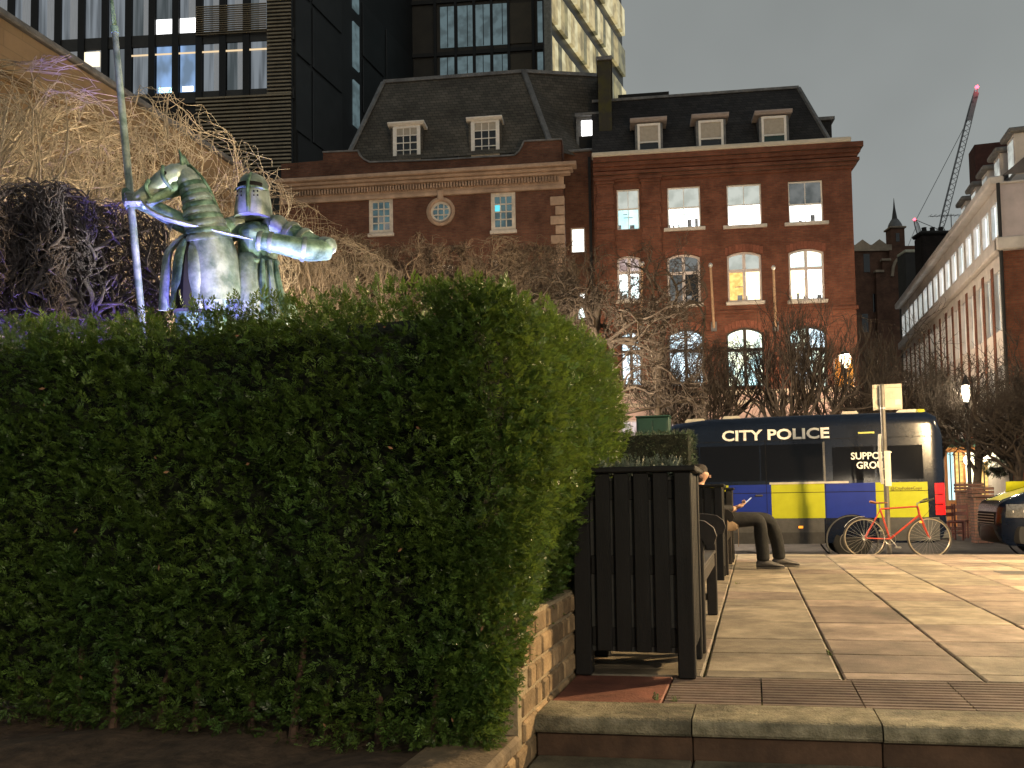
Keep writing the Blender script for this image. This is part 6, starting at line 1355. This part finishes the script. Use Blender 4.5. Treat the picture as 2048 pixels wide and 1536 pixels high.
for k in range(9):
    a = -2.75+k*.28; limb('surcoat_fold', m_pat2 if k % 2 else m_pat, [np.array((S(505,525)[0]+.40*math.cos(a), S(505,525,.1)[1]+.30*math.sin(a), S(505,525)[2])), np.array((S(505,570)[0]+.47*math.cos(a), S(505,570,.05)[1]+.34*math.sin(a), S(505,570)[2])), np.array((S(506,640)[0]+.58*math.cos(a), S(506,640,.05)[1]+.42*math.sin(a), S(506,640)[2]))], [.03,.055,.075], n=8)
limb('helm_brow', m_pat, [np.array((hc_[0]+.262*math.cos(a), hc_[1]+.30*math.sin(a), ez-.06)) for a in np.linspace(-2.7, -.45, 7)], [.016]*7, n=6)
for k in range(8): MB().lathe([(.004,-.004),(.013,-.003),(.013,.003),(.004,.004)], (hc_[0]+(-.15 if k < 4 else .09)+(k % 2)*.055, hc_[1]-.288, ez-.13-(k % 4//2)*.06), 8, 1).build('breath', m_gap, hm)
for k in range(6): limb('mane_lock', m_pat if k % 2 else m_pat2, [S(412+k*8,372+k*22,-.46+k*.03), S(424+k*8,378+k*22,-.42+k*.03), S(430+k*7,396+k*22,-.40+k*.03)], [.03,.05,.012], .6, 8)
MB().cbox(*(lambda p: (p[0]-.16, p[0]+.16, p[1]-.10, p[1]+.10))(S(325,441,-.82)), S(325,446)[2], S(325,443)[2], .01).build('bit', m_pat2, st_)
# the lance
lt, lb_ = S(262,28,-.66), S(316,600,-.66); dl = (lb_-lt)/np.linalg.norm(lb_-lt); L_ = np.linalg.norm(lb_-lt)
lc = MB().tube([lt+dl*L_*.145, lt+dl*L_*.5, lb_+dl*1.4], [.042,.052,.05], 12).build('lance_shaft', m_pat2, st_, True)
MB().tube([lt, lt+dl*L_*.05, lt+dl*L_*.115, lt+dl*L_*.135], [.006,.045,.065,.035], 10, True, .45).build('lance_point', m_pat, st_, True); MB().tube([lt+dl*L_*.128, lt+dl*L_*.15], .052, 12).build('lance_collar', m_pat, st_, True)
limb('hand_guard', m_pat, [S(291,410,-.66), S(297,428,-.66), S(301,446,-.66)], [.06,.10,.07])
# violet and white ground floodlights at its foot
def flood(name, label, loc, tgt, watts, color, spot, cat='floodlight'):
    r = thing(name, label, cat, tuple(loc)); d = Vector(tgt)-Vector(loc); yaw = math.atan2(d.y, d.x)
    b = MB().cbox(-.12, .10, -.16, .16, .08, .30, .02).build('housing', m_void, r); b.rotation_euler = (0, 0, yaw)
    MB().cbox(.101, .106, -.14, .14, .10, .28, .001).build('lens', glow_mat('lens '+name+label[:6], color, 3), b); MB().tube([(0,0,0),(0,0,.1)], .03, 8).build('stand', m_void, r)
    lamp('SPOT', 'beam', (0.18*math.cos(yaw), .18*math.sin(yaw), .35), watts, color, r, .08, spot, None)
    bo = [c for c in r.children if c.name.startswith('beam')][0]; bo.rotation_euler = (Vector(tgt)-Vector(loc)-Vector(bo.location)).to_track_quat('-Z', 'Y').to_euler(); return r
tgt = tuple(ond(470, 480, SD))
def gp(px, D): p = ond(px, 900, D); return (p[0], p[1], G0)
flood('ground_floodlight', 'violet ground floodlight in front of the knight statue', gp(420, 11.2), tgt, 3600, (.28,.22,1.0), 50)
flood('ground_floodlight', 'blue violet ground floodlight at the right foot of the knight statue', gp(640, 12.2), tgt, 2200, (.27,.2,1.0), 46)
for px_, lab_ in ((20, 'violet ground floodlight under the thick-trunked clipped tree'), (150, 'violet ground floodlight under the clipped tree beside the lance')): flood('ground_floodlight', lab_, gp(px_, 12.5), tuple(np.array(gp(px_, 13.2))+np.array((0,0,3.6))), 700, (.28,.20,1.0), 72)
flood('ground_floodlight', 'white ground floodlight lighting the statue from the right', gp(760, 11.0), tuple(ond(500, 440, SD)), 1500, (1.0,.98,.85), 60)
flood('ground_floodlight', 'warm ground floodlight under the pale trees by the tan wall', gp(70, 14.2), tuple(ond(120, 330, 19)), 2600, (1.0,.78,.50), 120)
flood('ground_floodlight', 'warm ground floodlight washing the middle of the tan wall', gp(330, 17.5), tuple(ond(330, 300, 24)), 1400, (1.0,.74,.44), 120)

# ================================================================== street lamps and the pub corner
def lantern_mat(name, c, s):                                  # glowing clear glass: lets the lamp inside shine through
    m = glow_mat(name, c, s); nt = m.node_tree
    if len(nt.nodes) < 7:
        tr = nt.nodes.new('ShaderNodeBsdfTransparent'); mx = nt.nodes.new('ShaderNodeMixShader'); mx.inputs[0].default_value = .85
        nt.links.new(nt.nodes['Principled BSDF'].outputs[0], mx.inputs[1]); nt.links.new(tr.outputs[0], mx.inputs[2]); nt.links.new(mx.outputs[0], nt.nodes['Material Output'].inputs[0]); nt.nodes['Principled BSDF'].inputs['Emission Strength'].default_value = s*3
    return m
m_post = mat('black lamp post', (.018,.018,.018), .5, .2, 10)
def street_lamp(name, label, base, H, watts, color, head=.17, es=14, group=None):
    r = thing(name, label, 'street lamp', tuple(base), 0, group)
    MB().lathe([(.11,0),(.11,.25),(.075,.32),(.06,.9),(.05,H-.35),(.07,H-.3),(.04,H-.25)], (0,0,0), 14).build('post', m_post, r, True)
    MB().lathe([(head*.55,H-.25),(head*.9,H-.02),(head,H+.12),(head*.9,H+.2),(.02,H+.22)], (0,0,0), 8).build('lantern', lantern_mat('lantern glass '+label[:14], color, es), r)
    MB().lathe([(head*1.15,H+.221),(head*1.05,H+.26),(.06,H+.40),(.03,H+.52),(.005,H+.55)], (0,0,0), 8).build('lantern_cap', m_post, r)
    for k in range(4): a = math.pi/4+k*math.pi/2; MB().tube([(head*.56*math.cos(a),head*.56*math.sin(a),H-.25),(head*1.02*math.cos(a),head*1.02*math.sin(a),H+.2)], .012, 4).build('lantern_bar', m_post, r)
    lamp('POINT', 'light', (0,0,H+.08), watts, color, r, head*.95)
    return r
WARM = (1.0,.70,.36)
p = ond(1932, 786, 26); street_lamp('street_lamp', 'glowing street lamp among the bare branches before the white terrace', (p[0], p[1], ROAD), p[2]-ROAD, 130, (1.0,.86,.62), .12, 16)
street_lamp('street_lamp', 'tall warm lamp post at the right edge of the terrace', (6.0, 9.6, 0), 4.3, 5200, WARM, .2, 12)
street_lamp('street_lamp', 'warm lamp post on the pavement beyond the second police van', (7.2, 15.9, -.2), 4.4, 1000, (1.0,.76,.45), .2, 12)
street_lamp('street_lamp', 'lamp post in the street before the red brown building, hidden by the hedge', (-5.6, 27.5, ROAD), 4.6, 1900, (1.0,.74,.50), .2, 12)  # added lamp, never in view; brightens the brick front
p = ond(1690, 722, 33); street_lamp('street_lamp', 'street lamp glowing before the orange lit porch of the brick building', (p[0], p[1], ROAD), p[2]-ROAD, 1100, (1.0,.74,.48), .22, 7)
street_lamp('street_lamp', 'lamp post before the far end of the red brown building, behind the statue', (-11.5, 26.0, ROAD), 4.6, 1500, (1.0,.74,.50), .2, 12)  # another added, unseen lamp for the far end of the brick front
street_lamp('street_lamp', 'dim lamp post on the lower path in front of the steps', (4.6, -5.5, -1.0), 4.9, 1300, (1.0,.82,.58), .2, 12)  # added lamp behind the camera; lights the hedge front and the steps
street_lamp('street_lamp', 'low lamp post on the lawn behind the hedge, beyond the knight statue', (-4.6, 18.6, ROAD), 3.6, 3000, (1.0,.82,.60), .18, 12)  # added lamp the hedge conceals; lights the tree row from the near side
# pub front with lanterns, hanging basket, brick piers, chairs
f = Facade(1890, 33, 2048, 31.5); pub = f.root('public_house', 'orange timber pub front with bright lanterns at the foot of the white terrace', 'building')
a, b, c, d = f.rect(1890, 880, 2060, 1040)
MB().box(a, b, .05, .8, 0, d).build('wall', mat('orange timber front', (.36,.15,.05), .6, .2, 2, stretch=(4,1,.3)), pub)
for x0, x1, m_ in ((1896,1908,gl_cyan),(1912,1926,gl_curt),(1932,1952,gl_warm),(1962,1975,gl_curt),(1979,1992,gl_warm)):
    q = f.rect(x0, 905, x1, 1000); w = MB().box(*q[:2], -.0, .049, *q[2:]).build('window', m_, pub); MB().box((q[0]+q[1])/2-.02, (q[0]+q[1])/2+.02, -.03, -.001, q[2], q[3]).build('mullion', m_post, w)
q = f.rect(1890, 876, 2060, 892); MB().cbox(*q[:2], -.35, .04, *q[2:], .03).build('fascia', mat('dark green fascia', (.02,.06,.04), .5), pub)
for i, (px, py) in enumerate(((1938,921),(1972,915),(1988,905))):
    p = f.uv(px, py); r = thing('wall_lantern', ('bright wall lantern on the pub front beside the lamp-lit window', 'bright wall lantern on the pub front next to the hanging basket', 'bright upper wall lantern over the hanging basket of the pub')[i], 'lantern', tuple(f.O+f.e*p[0]-f.n*.45+np.array((0,0,p[1]))), f.rz, 'lanterns on the pub front')
    MB().lathe([(.05,-.16),(.12,-.05),(.12,.08),(.05,.15)], (0,0,0), 10).build('globe', lantern_mat('pub lantern', (1,.9,.62), 8), r, True); MB().obox((0,0,.16),(0,.6,.16),.03,.03).build('bracket', m_post, r)
    lamp('POINT', 'light', (0,-.05,0), 25, (1,.85,.55), r, .12)
p = ond(1995, 935, 29.5); hbk = thing('hanging_basket', 'leafy hanging basket on a bracket outside the pub', 'hanging basket', tuple(p))
g = np.random.default_rng(9); n = 500; dv = g.normal(size=(n,3)); dv /= np.linalg.norm(dv, axis=1)[:, None]; V, Q, T = sprays(dv*np.array((.38,.38,.24)), dv, 2.6, 10, maker=leaf_spray, up=-.2); npmesh('foliage', V, Q, m_box, hbk, T, 'stuff')
MB().lathe([(.05,-.24),(.22,-.12),(.28,0)], (0,0,0), 12).build('basket', m_post, hbk, True); MB().tube([(0,0,0),(0,0,.7)], .01, 5).build('chain', m_post, hbk); MB().obox((0,0,.7),(.3,2.2,.7),.04,.04).build('bracket', m_post, hbk)
m_pier = brick_mat('pier brick', (.22,.12,.095), (.16,.085,.07), (.10,.08,.07))
for i, (px, D, w_, y0) in enumerate(((1957, 21.5, .40, 972), (1934, 25, .55, 965))):
    b = ond(px, 900, D); H_ = ond(px, y0, D)[2]-ROAD; r = thing('brick_pier', ('square brick pier with ribbed cap beside the second police van', 'darker square brick pier beside the pub chairs')[i], 'pier', (b[0], b[1], ROAD))
    MB().cbox(-w_/2, w_/2, -w_/2, w_/2, 0, H_-.28, .01).build('shaft', m_pier, r)
    for k in range(3): MB().cbox(-w_/2-.05, w_/2+.05, -w_/2-.05, w_/2+.05, H_-.28+k*.09, H_-.28+k*.09+.07, .012).build('cap_course', m_pier, r)
    MB().cbox(-w_/2-.02, w_/2+.02, -w_/2-.02, w_/2+.02, H_-.012, H_, .01).build('cap', m_pier, r)
m_chair = mat('dark red chair', (.07,.018,.014), .5, .2, 9)
def pub_chair(lab, px, D, rz):
    b = ond(px, 900, D); r = thing('pub_chair', lab, 'chair', (b[0], b[1], ROAD), rz, 'chairs outside the pub')
    for x in (-.19, .19):
        for y in (-.19, .19): MB().cbox(x-.02, x+.02, y-.02, y+.02, 0, .45 if y < 0 else .95, .004).build('leg', m_chair, r)
    MB().cbox(-.22, .22, -.22, .22, .45, .49, .01).build('seat', m_chair, r)
    for k in range(2): MB().cbox(-.17, .17, .18, .20, .62+k*.18, .72+k*.18, .006).build('back_rail', m_chair, r)
    for z in (.18,.28): MB().cbox(-.17, .17, -.20, -.18, z, z+.03, .004).build('stretcher', m_chair, r)
    return r
pub_chair('dark red timber chair right behind the tail lights of the long van', 1897, 23.0, .3); pub_chair('dark timber chair between the van and the darker brick pier', 1911, 24.0, -.4)

# small weeds in the joints of the top step
g = np.random.default_rng(31); m_weed = mat('weed leaves', (.16,.20,.07), .6, .3, 9, tint=True)
for i, (px, py, lab) in enumerate(((1312,1398,'tiny pale weed in the joint behind the nosing stone, next to the red brown slab'), (1352,1402,'tiny weed tuft in the joint behind the nosing stone, before the ribbed slabs'), (1475,1168,'small weed in the joint beside the person\'s bench'), (1660,1310,'yellow green moss tuft in the long terrace joint'))):
    p = onz(px, py, 0); n = 9; wd = thing('weed', lab, 'plant', (p[0], p[1], -.005)); P = np.stack([g.normal(0,.008,n), g.normal(0,.006,n), np.zeros(n)], 1)
    V, Q, T = sprays(P, np.tile((0,0,1.), (n,1)), .55, 60+i, maker=leaf_spray, jitter=.9); npmesh('leaves', V, Q, m_weed, wd, T, 'stuff')
